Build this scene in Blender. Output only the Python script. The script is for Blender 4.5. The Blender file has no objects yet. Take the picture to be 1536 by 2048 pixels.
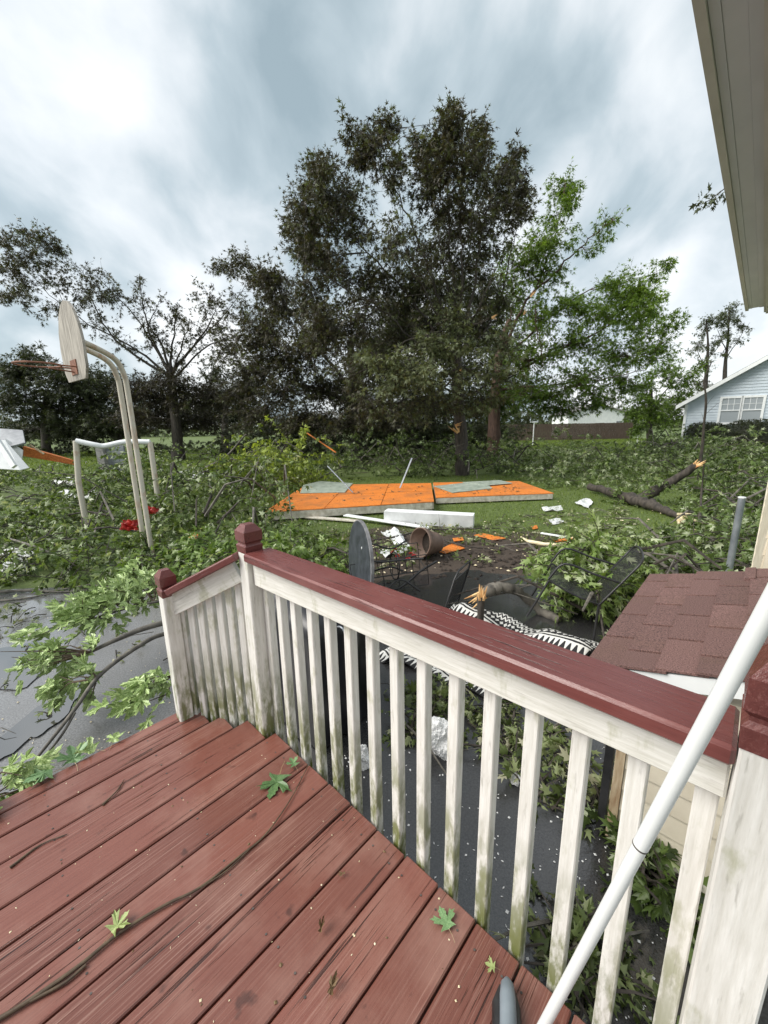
import bpy, bmesh, math, random
import numpy as np
from mathutils import Vector, Matrix, noise

# ------------------------------------------------------------------ camera
scene = bpy.context.scene
COL = scene.collection
F_PX, PITCH, ROLL = 790.0, math.radians(12.5), math.radians(-1.0)
DZ = 0.55                       # deck height above the yard
H = DZ + 1.53                   # eye height
cp, sp, cr, sr = math.cos(PITCH), math.sin(PITCH), math.cos(ROLL), math.sin(ROLL)
cam_data = bpy.data.cameras.new('camera')
cam = bpy.data.objects.new('camera', cam_data)
COL.objects.link(cam)
cam_data.sensor_fit = 'VERTICAL'
cam_data.sensor_height = 36.0
cam_data.sensor_width = 27.0
cam_data.lens = 36.0 * F_PX / 2048.0
cam_data.clip_start = 0.02
cam_data.clip_end = 3000.0
_F = Vector((0, cp, -sp)); _U = Vector((0, sp, cp)); _X = Vector((1, 0, 0))
_R = _X * cr + _U * sr
_UP = -_X * sr + _U * cr
cam.matrix_world = Matrix(((_R.x, _UP.x, -_F.x, 0), (_R.y, _UP.y, -_F.y, 0), (_R.z, _UP.z, -_F.z, H), (0, 0, 0, 1)))
scene.camera = cam
scene.render.resolution_x, scene.render.resolution_y = 768, 1024

def ray(u, v):
    x = (u - 768) / F_PX; y = (1024 - v) / F_PX
    x, y = x * cr - y * sr, x * sr + y * cr
    return Vector((x, cp + y * sp, -sp + y * cp))
def G(u, v, z=0.0):             # where the sight line meets the level z
    d = ray(u, v); t = (z - H) / d.z
    return Vector((d.x * t, d.y * t, z))
def D(u, v, Y):                 # point at a forward distance Y
    d = ray(u, v); t = Y / d.y
    return Vector((d.x * t, Y, H + d.z * t))
ANG = math.radians(46.7)        # deck boards and house wall run this way
E1 = Vector((math.cos(ANG), math.sin(ANG), 0)); E2 = Vector((math.sin(ANG), -math.cos(ANG), 0))
def AB(a, b, z): return E1 * a + E2 * b + Vector((0, 0, z))

# ------------------------------------------------------------------ world, sun, exposure
SUN_EL, SUN_AZ = math.radians(43), math.radians(258)   # azimuth clockwise from +Y (behind the camera)
world = bpy.data.worlds.new('World'); scene.world = world; world.use_nodes = True
nt = world.node_tree; N = nt.nodes; L = nt.links
N.clear()
def wn(t, **k):
    n = N.new(t)
    for a, b in k.items(): setattr(n, a, b)
    return n
def wmath(op, a, b=None, c=None):
    n = wn('ShaderNodeMath', operation=op)
    for i, x in enumerate((a, b, c)):
        if x is None: continue
        if isinstance(x, (int, float)): n.inputs[i].default_value = x
        else: L.new(x, n.inputs[i])
    return n.outputs[0]
out = wn('ShaderNodeOutputWorld'); bg = wn('ShaderNodeBackground')
sky = wn('ShaderNodeTexSky'); sky.sky_type = 'NISHITA'; sky.sun_disc = False
sky.sun_elevation = SUN_EL; sky.sun_rotation = SUN_AZ; sky.air_density = 1.0; sky.dust_density = 2.0
tc = wn('ShaderNodeTexCoord'); sep = wn('ShaderNodeSeparateXYZ'); L.new(tc.outputs['Generated'], sep.inputs[0])
zc = wmath('MAXIMUM', sep.outputs[2], 0.0); den = wmath('ADD', zc, 0.75)
px = wmath('DIVIDE', sep.outputs[0], den); py = wmath('DIVIDE', sep.outputs[1], den)
comb = wn('ShaderNodeCombineXYZ'); L.new(px, comb.inputs[0]); L.new(py, comb.inputs[1])
mp = wn('ShaderNodeMapping'); L.new(comb.outputs[0], mp.inputs[0])
mp.inputs['Rotation'].default_value = (0, 0, math.radians(-30)); mp.inputs['Scale'].default_value = (1.9, 1.5, 1); mp.inputs['Location'].default_value = (3.1, 1.2, 0)
def wnoise(scale, detail, rough, dist):
    n = wn('ShaderNodeTexNoise'); n.inputs['Scale'].default_value = scale; n.inputs['Detail'].default_value = detail
    n.inputs['Roughness'].default_value = rough; n.inputs['Distortion'].default_value = dist
    L.new(mp.outputs[0], n.inputs['Vector']); return n.outputs['Fac']
n1 = wnoise(1.15, 3.0, 0.45, 0.3); n2 = wnoise(3.6, 6.0, 0.5, 0.25)
mix = wmath('ADD', wmath('MULTIPLY', n1, 0.62), wmath('MULTIPLY', n2, 0.38))
ramp = wn('ShaderNodeValToRGB'); L.new(mix, ramp.inputs[0])
cr_ = ramp.color_ramp
cr_.elements[0].position = 0.36; cr_.elements[0].color = (0.28, 0.355, 0.39, 1)
cr_.elements[1].position = 0.60; cr_.elements[1].color = (0.86, 0.87, 0.865, 1)
e = cr_.elements.new(0.43); e.color = (0.41, 0.485, 0.52, 1)
e = cr_.elements.new(0.50); e.color = (0.62, 0.665, 0.69, 1)
skm = wn('ShaderNodeMix', data_type='RGBA'); skm.inputs['Factor'].default_value = 0.86
sks = wn('ShaderNodeVectorMath', operation='SCALE'); sks.inputs[3].default_value = 0.10
L.new(sky.outputs[0], sks.inputs[0]); L.new(sks.outputs[0], skm.inputs[6]); L.new(ramp.outputs[0], skm.inputs[7])
L.new(skm.outputs[2], bg.inputs[0]); bg.inputs[1].default_value = 1.0
L.new(bg.outputs[0], out.inputs[0])
sun_d = bpy.data.lights.new('sun', 'SUN'); sun_d.energy = 3.0; sun_d.angle = math.radians(40); sun_d.color = (1.0, 0.955, 0.89)
sun = bpy.data.objects.new('sun', sun_d); COL.objects.link(sun)
sd = Vector((math.sin(SUN_AZ) * math.cos(SUN_EL), math.cos(SUN_AZ) * math.cos(SUN_EL), math.sin(SUN_EL)))
sun.rotation_euler = sd.to_track_quat('Z', 'Y').to_euler(); sun.location = sd * 60
vs = scene.view_settings
vs.view_transform = 'Standard'; vs.look = 'None'; vs.gamma = 1.0; vs.use_curve_mapping = False; vs.exposure = 0.56

# ------------------------------------------------------------------ materials
def srgb(r, g, b):
    return tuple(((c / 255) / 12.92 if c / 255 <= 0.04045 else ((c / 255 + 0.055) / 1.055) ** 2.4) for c in (r, g, b)) + (1,)
class MatB:
    def __init__(s, name):
        s.m = bpy.data.materials.new(name); s.m.use_nodes = True
        s.t = s.m.node_tree; s.n = s.t.nodes; s.l = s.t.links; s.n.clear()
        s.out = s.n.new('ShaderNodeOutputMaterial'); s.b = s.n.new('ShaderNodeBsdfPrincipled')
        s.l.new(s.b.outputs[0], s.out.inputs[0]); s._co = None
    def put(s, sock, x):
        if isinstance(x, (int, float)): sock.default_value = x
        elif isinstance(x, tuple): sock.default_value = x if len(x) == len(sock.default_value) else x[:len(sock.default_value)]
        else: s.l.new(x, sock)
    def co(s, scale=(1, 1, 1), kind='Object', rot=(0, 0, 0)):
        tc = s.n.new('ShaderNodeTexCoord'); mp = s.n.new('ShaderNodeMapping')
        oi = s.n.new('ShaderNodeObjectInfo')
        ad = s.n.new('ShaderNodeVectorMath'); ad.operation = 'ADD'
        mu = s.n.new('ShaderNodeMath'); mu.operation = 'MULTIPLY'; mu.inputs[1].default_value = 37.0
        s.l.new(oi.outputs['Random'], mu.inputs[0])
        s.l.new(tc.outputs[kind], mp.inputs[0]); s.l.new(mp.outputs[0], ad.inputs[0]); s.l.new(mu.outputs[0], ad.inputs[1])
        mp.inputs['Scale'].default_value = scale; mp.inputs['Rotation'].default_value = rot
        return ad.outputs[0]
    def noise(s, scale, detail=4, rough=0.55, co=None, dist=0.0):
        n = s.n.new('ShaderNodeTexNoise'); n.inputs['Scale'].default_value = scale; n.inputs['Detail'].default_value = detail
        n.inputs['Roughness'].default_value = rough; n.inputs['Distortion'].default_value = dist
        s.l.new(co if co is not None else s.co(), n.inputs['Vector']); return n.outputs['Fac']
    def ramp(s, fac, stops, interp='LINEAR'):
        r = s.n.new('ShaderNodeValToRGB'); r.color_ramp.interpolation = interp
        el = r.color_ramp.elements
        while len(el) > 1: el.remove(el[-1])
        for i, (p, c) in enumerate(stops):
            if isinstance(c, (int, float)): c = (c, c, c, 1)
            if i == 0: el[0].position = p; el[0].color = c
            else: x = el.new(p); x.color = c
        s.l.new(fac, r.inputs[0]); return r.outputs[0]
    def mix(s, fac, a, b, mode='MIX'):
        m = s.n.new('ShaderNodeMix'); m.data_type = 'RGBA'; m.blend_type = mode
        s.put(m.inputs[0], fac); s.put(m.inputs[6], a); s.put(m.inputs[7], b); return m.outputs[2]
    def math(s, op, a, b=None):
        m = s.n.new('ShaderNodeMath'); m.operation = op; s.put(m.inputs[0], a)
        if b is not None: s.put(m.inputs[1], b)
        return m.outputs[0]
    def bump(s, h, strength=0.3, dist=0.01):
        b = s.n.new('ShaderNodeBump'); b.inputs['Strength'].default_value = strength; b.inputs['Distance'].default_value = dist
        s.l.new(h, b.inputs['Height']); s.l.new(b.outputs[0], s.b.inputs['Normal'])
    def done(s, col=None, rough=0.6, metal=0.0, spec=None):
        if col is not None: s.put(s.b.inputs['Base Color'], col)
        s.put(s.b.inputs['Roughness'], rough); s.b.inputs['Metallic'].default_value = metal
        if spec is not None: s.b.inputs['Specular IOR Level'].default_value = spec
        return s.m
M = {}
def simple(name, c1, c2, scale=8, rough=0.6, bump=0.15, metal=0.0, stretch=(1, 1, 1), detail=5, lo=0.35, hi=0.65):
    q = MatB(name); n = q.noise(scale, detail, 0.6, q.co(stretch))
    if bump: q.bump(n, bump, 0.01)
    M[name] = q.done(q.ramp(n, [(lo, c1), (hi, c2)]), rough, metal); return M[name]

def deck_paint(name, ca, cb, weath, crack=1.0):
    q = MatB(name); c = q.co((1.2, 14, 14)); g = q.noise(6, 7, 0.7, q.co((0.8, 30, 14)), 0.5)
    c2 = q.co((0.9, 34, 20)); cracks = q.noise(3.0, 4, 0.6, c2, 0.3)
    mask = q.noise(1.6, 3, 0.5, q.co((1, 3, 1)))
    crk = q.math('MULTIPLY', q.ramp(cracks, [(0.60, 0), (0.66, 1)]), q.ramp(mask, [(0.47, 0), (0.60, 1)]))
    blot = q.noise(2.4, 5, 0.6)
    base = q.mix(q.ramp(g, [(0.3, 0), (0.7, 1)]), ca, cb)
    oi = q.n.new('ShaderNodeObjectInfo')
    hs = q.n.new('ShaderNodeHueSaturation'); q.l.new(base, hs.inputs['Color'])
    q.l.new(q.math('ADD', q.math('MULTIPLY', oi.outputs['Random'], 0.30), 0.84), hs.inputs['Value'])
    base = q.mix(q.ramp(blot, [(0.48, 0), (0.72, 0.55)]), hs.outputs[0], weath)
    strk = q.noise(5, 5, 0.7, q.co((0.5, 46, 20)), 0.4); sm2 = q.noise(1.1, 3, 0.5)
    base = q.mix(q.math('MULTIPLY', q.ramp(strk, [(0.52, 0), (0.66, 0.75)]), q.ramp(sm2, [(0.42, 0), (0.58, 1)])), base, weath)
    col = q.mix(q.math('MULTIPLY', crk, 0.85 * crack), base, (0.018, 0.009, 0.008, 1))
    sm = q.noise(11, 3, 0.5); col = q.mix(q.ramp(sm, [(0.68, 0), (0.74, 0.6)]), col, (0.03, 0.016, 0.014, 1))
    h = q.math('SUBTRACT', q.math('MULTIPLY', g, 0.4), q.math('MULTIPLY', crk, 0.9))
    q.bump(h, 0.75, 0.004)
    wet = q.ramp(q.noise(1.7, 4, 0.55), [(0.35, 0.15), (0.65, 0.36)])
    M[name] = q.done(col, wet, 0, 0.5)
deck_paint('deck_paint', srgb(124, 79, 68), srgb(105, 62, 53), srgb(158, 124, 112))
deck_paint('rail_paint', srgb(116, 64, 60), srgb(98, 51, 49), srgb(136, 90, 86), 0.9)

def weathered_white(name, z0, z1, base1, base2, green=1.0, alongx=False):
    q = MatB(name); c = q.co((1.4, 18, 18) if alongx else (18, 18, 1.4)); g = q.noise(5, 5, 0.65, c)
    geo = q.n.new('ShaderNodeNewGeometry'); sx = q.n.new('ShaderNodeSeparateXYZ'); q.l.new(geo.outputs['Position'], sx.inputs[0])
    hgt = q.n.new('ShaderNodeMapRange'); q.l.new(sx.outputs[2], hgt.inputs[0])
    hgt.inputs[1].default_value = z0; hgt.inputs[2].default_value = z1; hgt.inputs[3].default_value = 1; hgt.inputs[4].default_value = 0
    st = q.noise(14, 5, 0.65, q.co((1.6, 1.6, 0.5))); st2 = q.noise(5, 4, 0.6)
    alg = q.math('MULTIPLY', q.ramp(st, [(0.40, 0), (0.56, 1)]), q.math('POWER', hgt.outputs[0], 0.7))
    alg2 = q.math('MULTIPLY', q.ramp(q.math('MULTIPLY', st, st2), [(0.29, 0), (0.38, 0.5)]), green)
    base = q.mix(q.ramp(g, [(0.32, 0), (0.68, 1)]), base1, base2)
    base = q.mix(alg2, base, srgb(150, 152, 112))
    base = q.mix(q.math('MULTIPLY', q.ramp(q.noise(9, 5, 0.6, q.co((9, 9, 1.0) if not alongx else (1.0, 9, 9))), [(0.60, 0), (0.70, 1)]), 0.4), base, srgb(138, 134, 124))
    base = q.mix(q.math('MULTIPLY', alg, 1.0 * green), base, srgb(92, 100, 28))
    q.bump(g, 0.35, 0.004)
    M[name] = q.done(base, 0.55)
weathered_white('white_wood', DZ - 0.05, DZ + 0.42, srgb(206, 204, 197), srgb(230, 229, 225))
weathered_white('white_band', 0.2, 0.21, srgb(204, 203, 194), srgb(230, 229, 224), 1.0, True)

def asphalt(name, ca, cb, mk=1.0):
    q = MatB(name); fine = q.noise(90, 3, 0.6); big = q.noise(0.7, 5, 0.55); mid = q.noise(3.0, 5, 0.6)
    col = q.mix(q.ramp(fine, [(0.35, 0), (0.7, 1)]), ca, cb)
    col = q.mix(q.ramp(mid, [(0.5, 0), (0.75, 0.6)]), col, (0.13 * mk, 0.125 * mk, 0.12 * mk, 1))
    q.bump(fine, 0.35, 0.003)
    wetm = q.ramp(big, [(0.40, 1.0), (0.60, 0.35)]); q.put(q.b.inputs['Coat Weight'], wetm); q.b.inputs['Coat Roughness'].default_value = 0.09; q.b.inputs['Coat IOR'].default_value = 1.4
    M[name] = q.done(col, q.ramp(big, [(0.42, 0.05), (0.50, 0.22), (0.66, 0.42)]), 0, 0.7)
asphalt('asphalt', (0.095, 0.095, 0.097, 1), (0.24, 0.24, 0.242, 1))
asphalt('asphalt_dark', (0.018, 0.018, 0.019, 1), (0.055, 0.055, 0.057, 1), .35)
def lawn():
    q = MatB('lawn'); a = q.noise(0.55, 5, 0.6); b = q.noise(9, 5, 0.7); c = q.noise(45, 3, 0.6)
    grass = q.mix(q.ramp(b, [(0.3, 0), (0.7, 1)]), (0.06, 0.09, 0.018, 1), (0.13, 0.18, 0.045, 1))
    mud = q.mix(q.ramp(c, [(0.3, 0), (0.7, 1)]), (0.035, 0.024, 0.017, 1), (0.085, 0.062, 0.045, 1))
    # bare trodden soil near the patio, fading out across the yard
    geo = q.n.new('ShaderNodeNewGeometry'); vm = q.n.new('ShaderNodeVectorMath'); vm.operation = 'DISTANCE'
    q.l.new(geo.outputs['Position'], vm.inputs[0]); vm.inputs[1].default_value = (1.2, 5.6, 0)
    mr = q.n.new('ShaderNodeMapRange'); q.l.new(vm.outputs['Value'], mr.inputs[0])
    mr.inputs[1].default_value = 1.2; mr.inputs[2].default_value = 3.4; mr.inputs[3].default_value = 0.34; mr.inputs[4].default_value = -0.12
    k = q.ramp(q.math('ADD', a, mr.outputs[0]), [(0.55, 0), (0.66, 1)])
    q.bump(q.math('ADD', b, q.math('MULTIPLY', c, 0.5)), 0.8, 0.04)
    M['lawn'] = q.done(q.mix(k, grass, mud), 0.75)
lawn()
def leafmat(name, stops, rough=0.5, trans=0.3):
    q = MatB(name); at = q.n.new('ShaderNodeAttribute'); at.attribute_name = 'tint'
    col = q.ramp(at.outputs['Fac'], stops)
    q.put(q.b.inputs['Base Color'], col); q.b.inputs['Roughness'].default_value = rough
    q.b.inputs['Specular IOR Level'].default_value = 0.35
    tr = q.n.new('ShaderNodeBsdfTranslucent'); q.l.new(q.mix(1.0, col, (1.5, 1.5, 0.7, 1), 'MULTIPLY'), tr.inputs[0])
    mx = q.n.new('ShaderNodeMixShader'); mx.inputs[0].default_value = trans
    q.l.new(q.b.outputs[0], mx.inputs[1]); q.l.new(tr.outputs[0], mx.inputs[2]); q.l.new(mx.outputs[0], q.out.inputs[0])
    M[name] = q.m
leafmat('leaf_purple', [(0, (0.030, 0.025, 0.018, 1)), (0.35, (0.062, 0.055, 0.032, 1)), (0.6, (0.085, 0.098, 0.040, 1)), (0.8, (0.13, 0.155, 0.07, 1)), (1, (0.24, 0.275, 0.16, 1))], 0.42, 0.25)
leafmat('leaf_green', [(0, (0.05, 0.085, 0.012, 1)), (0.5, (0.115, 0.19, 0.028, 1)), (1, (0.23, 0.34, 0.055, 1))], 0.48, 0.4)
leafmat('leaf_dark', [(0, (0.024, 0.028, 0.014, 1)), (0.6, (0.05, 0.062, 0.026, 1)), (1, (0.10, 0.125, 0.05, 1))], 0.5, 0.22)
leafmat('leaf_debris', [(0, (0.034, 0.052, 0.014, 1)), (0.45, (0.095, 0.145, 0.036, 1)), (0.8, (0.19, 0.26, 0.09, 1)), (1, (0.42, 0.47, 0.31, 1))], 0.36, 0.3)
leafmat('leaf_yellow', [(0, (0.08, 0.11, 0.016, 1)), (0.5, (0.18, 0.24, 0.035, 1)), (1, (0.36, 0.43, 0.09, 1))], 0.45, 0.38)
leafmat('leaf_pale', [(0, (0.09, 0.15, 0.03, 1)), (0.5, (0.19, 0.28, 0.075, 1)), (0.85, (0.34, 0.43, 0.18, 1)), (1, (0.48, 0.54, 0.34, 1))], 0.4, 0.3)
leafmat('leaf_litter', [(0, (0.05, 0.07, 0.018, 1)), (0.5, (0.14, 0.185, 0.06, 1)), (0.8, (0.27, 0.31, 0.15, 1)), (1, (0.40, 0.39, 0.27, 1))], 0.45, 0.2)
leafmat('grass_blade', [(0, (0.06, 0.09, 0.012, 1)), (0.5, (0.125, 0.185, 0.028, 1)), (1, (0.25, 0.31, 0.07, 1))], 0.5, 0.35)
simple('leaf_single', srgb(88, 122, 78), srgb(126, 156, 108), 20, 0.45, 0.1)
simple('leaf_single_dark', srgb(52, 82, 44), srgb(92, 122, 72), 25, 0.45, 0.1)
simple('leaf_single_yellow', srgb(130, 148, 84), srgb(164, 174, 118), 25, 0.5, 0.1)
simple('leaf_single_brown', srgb(86, 70, 46), srgb(122, 98, 66), 25, 0.6, 0.1)
simple('leaf_branch', srgb(96, 128, 56), srgb(188, 204, 142), 14, 0.38, 0.1)
simple('leaf_stalk', srgb(170, 130, 110), srgb(140, 140, 90), 25, 0.5, 0.0)
simple('bark', (0.022, 0.018, 0.015, 1), (0.075, 0.062, 0.05, 1), 14, 0.8, 0.8, 0, (1, 1, 0.25))
simple('bark_grey', (0.06, 0.055, 0.048, 1), (0.17, 0.155, 0.13, 1), 16, 0.8, 0.6, 0, (1, 1, 0.3))
simple('bark_red', (0.05, 0.028, 0.02, 1), (0.12, 0.07, 0.05, 1), 14, 0.8, 0.8, 0, (1, 1, 0.25))
simple('split_wood', srgb(196, 138, 84), srgb(236, 204, 150), 12, 0.6, 0.4, 0, (1, 1, 0.2))
simple('split_pale', srgb(206, 190, 150), srgb(238, 226, 196), 12, 0.6, 0.3, 0, (0.3, 1, 1))
simple('stem_brown', srgb(62, 48, 36), srgb(98, 82, 62), 20, 0.6, 0.2)
q = MatB('osb'); n_a = q.noise(26, 6, .6); n_b = q.noise(1.6, 5, .65); n_c = q.noise(5, 4, .6, q.co((1, 3, 1)))
colx = q.mix(q.ramp(n_a, [(.32, 0), (.68, 1)]), srgb(190, 98, 30), srgb(228, 140, 56)); colx = q.mix(q.ramp(n_b, [(.46, 0), (.66, .7)]), colx, srgb(150, 98, 58)); colx = q.mix(q.ramp(n_c, [(.58, 0), (.70, .65)]), colx, srgb(112, 78, 50))
q.bump(n_a, .3, .01); M['osb'] = q.done(colx, .6)
simple('osb_dull', srgb(168, 86, 40), srgb(206, 124, 62), 20, 0.7, 0.25)
simple('white_panel', srgb(196, 198, 198), srgb(224, 226, 226), 3, 0.45, 0.05)
simple('white_edge', srgb(176, 168, 152), srgb(218, 212, 200), 9, 0.6, 0.15)
simple('foam', srgb(222, 222, 222), srgb(245, 245, 244), 40, 0.8, 0.5)
simple('insulation', srgb(132, 144, 132), srgb(176, 184, 172), 6, 0.35, 0.1)
simple('galvanised', srgb(128, 134, 142), srgb(164, 170, 176), 5, 0.35, 0.05, 0.5)
simple('grey_sheet', srgb(112, 116, 122), srgb(150, 154, 158), 4, 0.45, 0.1)
simple('white_plastic', srgb(214, 218, 218), srgb(226, 229, 228), 5, 0.32, 0.02)
simple('dark_joint', srgb(60, 56, 54), srgb(90, 84, 80), 30, 0.6, 0)
simple('black_metal', (0.012, 0.012, 0.013, 1), (0.03, 0.03, 0.032, 1), 10, 0.4, 0.1)
simple('slate_top', srgb(46, 50, 56), srgb(70, 74, 82), 8, 0.42, 0.1)
simple('rim_grey', srgb(96, 96, 98), srgb(130, 130, 132), 8, 0.5, 0.05)
simple('black_cover', (0.006, 0.006, 0.008, 1), (0.018, 0.018, 0.022, 1), 3, 0.33, 0.15)
simple('grey_plastic', srgb(98, 108, 116), srgb(126, 136, 144), 5, 0.4, 0.02)
simple('pot_clay', srgb(92, 74, 64), srgb(122, 100, 88), 6, 0.6, 0.1)
simple('soil', (0.015, 0.011, 0.008, 1), (0.045, 0.032, 0.024, 1), 40, 0.9, 0.6)
simple('petal_red', srgb(150, 20, 30), srgb(214, 44, 58), 20, 0.5, 0)
simple('red_plastic', srgb(150, 34, 32), srgb(184, 62, 52), 10, 0.45, 0.1)
simple('beige_siding', srgb(206, 196, 176), srgb(226, 217, 198), 3, 0.5, 0.04)
simple('cream_trim', srgb(222, 214, 196), srgb(236, 230, 214), 3, 0.5, 0.04)
simple('raw_wood', srgb(150, 122, 92), srgb(206, 190, 160), 8, 0.7, 0.3, 0, (4, 4, 0.6))
simple('soffit', srgb(214, 219, 223), srgb(226, 230, 233), 2, 0.5, 0.03)
simple('gutter', srgb(204, 203, 196), srgb(222, 220, 214), 3, 0.4, 0.03)
simple('blue_siding', srgb(182, 193, 202), srgb(196, 206, 214), 2, 0.55, 0.03)
simple('white_trim', srgb(222, 225, 226), srgb(236, 238, 238), 3, 0.5, 0.02)
simple('roof_grey', srgb(120, 118, 116), srgb(160, 158, 154), 6, 0.8, 0.3)
simple('fence_wood', srgb(70, 58, 50), srgb(96, 80, 70), 3, 0.8, 0.3, 0, (6, 6, 0.5))
simple('rusty_white', srgb(196, 190, 176), srgb(158, 108, 66), 3.4, 0.55, 0.2, 0, (2, 2, 0.8), 7, 0.52, 0.78)
simple('board_wood', srgb(120, 114, 106), srgb(178, 172, 162), 7, 0.7, 0.3, 0, (5, 5, 0.5))
simple('rust_rim', srgb(104, 66, 50), srgb(146, 100, 78), 14, 0.7, 0.2)
q = MatB('glass'); q.b.inputs['Base Color'].default_value = (0.30, 0.33, 0.35, 1); q.b.inputs['Roughness'].default_value = 0.08; q.b.inputs['Specular IOR Level'].default_value = 0.8; M['glass'] = q.m
def shingle():
    q = MatB('shingle'); n = q.noise(190, 2, 0.6); b = q.noise(4, 4, 0.6)
    col = q.mix(q.ramp(n, [(0.32, 0), (0.7, 1)]), srgb(62, 44, 42), srgb(142, 108, 102))
    oi = q.n.new('ShaderNodeObjectInfo'); hs = q.n.new('ShaderNodeHueSaturation'); q.l.new(col, hs.inputs['Color'])
    q.l.new(q.math('ADD', q.math('MULTIPLY', oi.outputs['Random'], 0.3), 0.8), hs.inputs['Value'])
    col = q.mix(q.ramp(b, [(0.5, 0), (0.75, 0.35)]), hs.outputs[0], srgb(96, 74, 58))
    q.bump(n, 0.7, 0.004); M['shingle'] = q.done(col, 0.75)
shingle()
def mesh_fabric():
    q = MatB('sling_mesh'); c = q.co((1, 1, 1)); w = q.n.new('ShaderNodeTexChecker'); w.inputs['Scale'].default_value = 160
    q.l.new(c, w.inputs['Vector']); q.done((0.02, 0.02, 0.022, 1), 0.6)
    tr = q.n.new('ShaderNodeBsdfTransparent'); mx = q.n.new('ShaderNodeMixShader')
    q.put(mx.inputs[0], 0.28); q.l.new(q.b.outputs[0], mx.inputs[1]); q.l.new(tr.outputs[0], mx.inputs[2]); q.l.new(mx.outputs[0], q.out.inputs[0])
    M['sling_mesh'] = q.m
mesh_fabric()
def rug_mat():
    q = MatB('rug_weave'); tcn = q.n.new('ShaderNodeTexCoord'); s = q.n.new('ShaderNodeSeparateXYZ'); q.l.new(tcn.outputs['UV'], s.inputs[0])
    u, v = s.outputs[0], s.outputs[1]
    def fr(x, k): return q.math('FRACT', q.math('MULTIPLY', x, k))
    tri = q.math('ABSOLUTE', q.math('SUBTRACT', fr(u, 30), 0.5))
    rowf = fr(v, 12)
    teeth = q.math('LESS_THAN', q.math('MULTIPLY', tri, 2.0), rowf)
    stripes = q.math('GREATER_THAN', fr(v, 40), 0.5)
    dia = q.math('LESS_THAN', q.math('ADD', tri, q.math('ABSOLUTE', q.math('SUBTRACT', fr(v, 22), 0.5))), 0.42)
    chev = q.math('GREATER_THAN', fr(q.math('ADD', v, q.math('MULTIPLY', tri, 0.06)), 24), 0.5)
    sel = fr(v, 4.0)
    p = q.mix(q.math('GREATER_THAN', sel, 0.25), teeth, stripes)
    p = q.mix(q.math('GREATER_THAN', sel, 0.42), p, dia)
    p = q.mix(q.math('GREATER_THAN', sel, 0.66), p, chev)
    q.bump(q.noise(120, 2), 0.2, 0.002)
    M['rug_weave'] = q.done(q.mix(p, (0.012, 0.012, 0.014, 1), srgb(206, 206, 202)), 0.8)
rug_mat()

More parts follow.
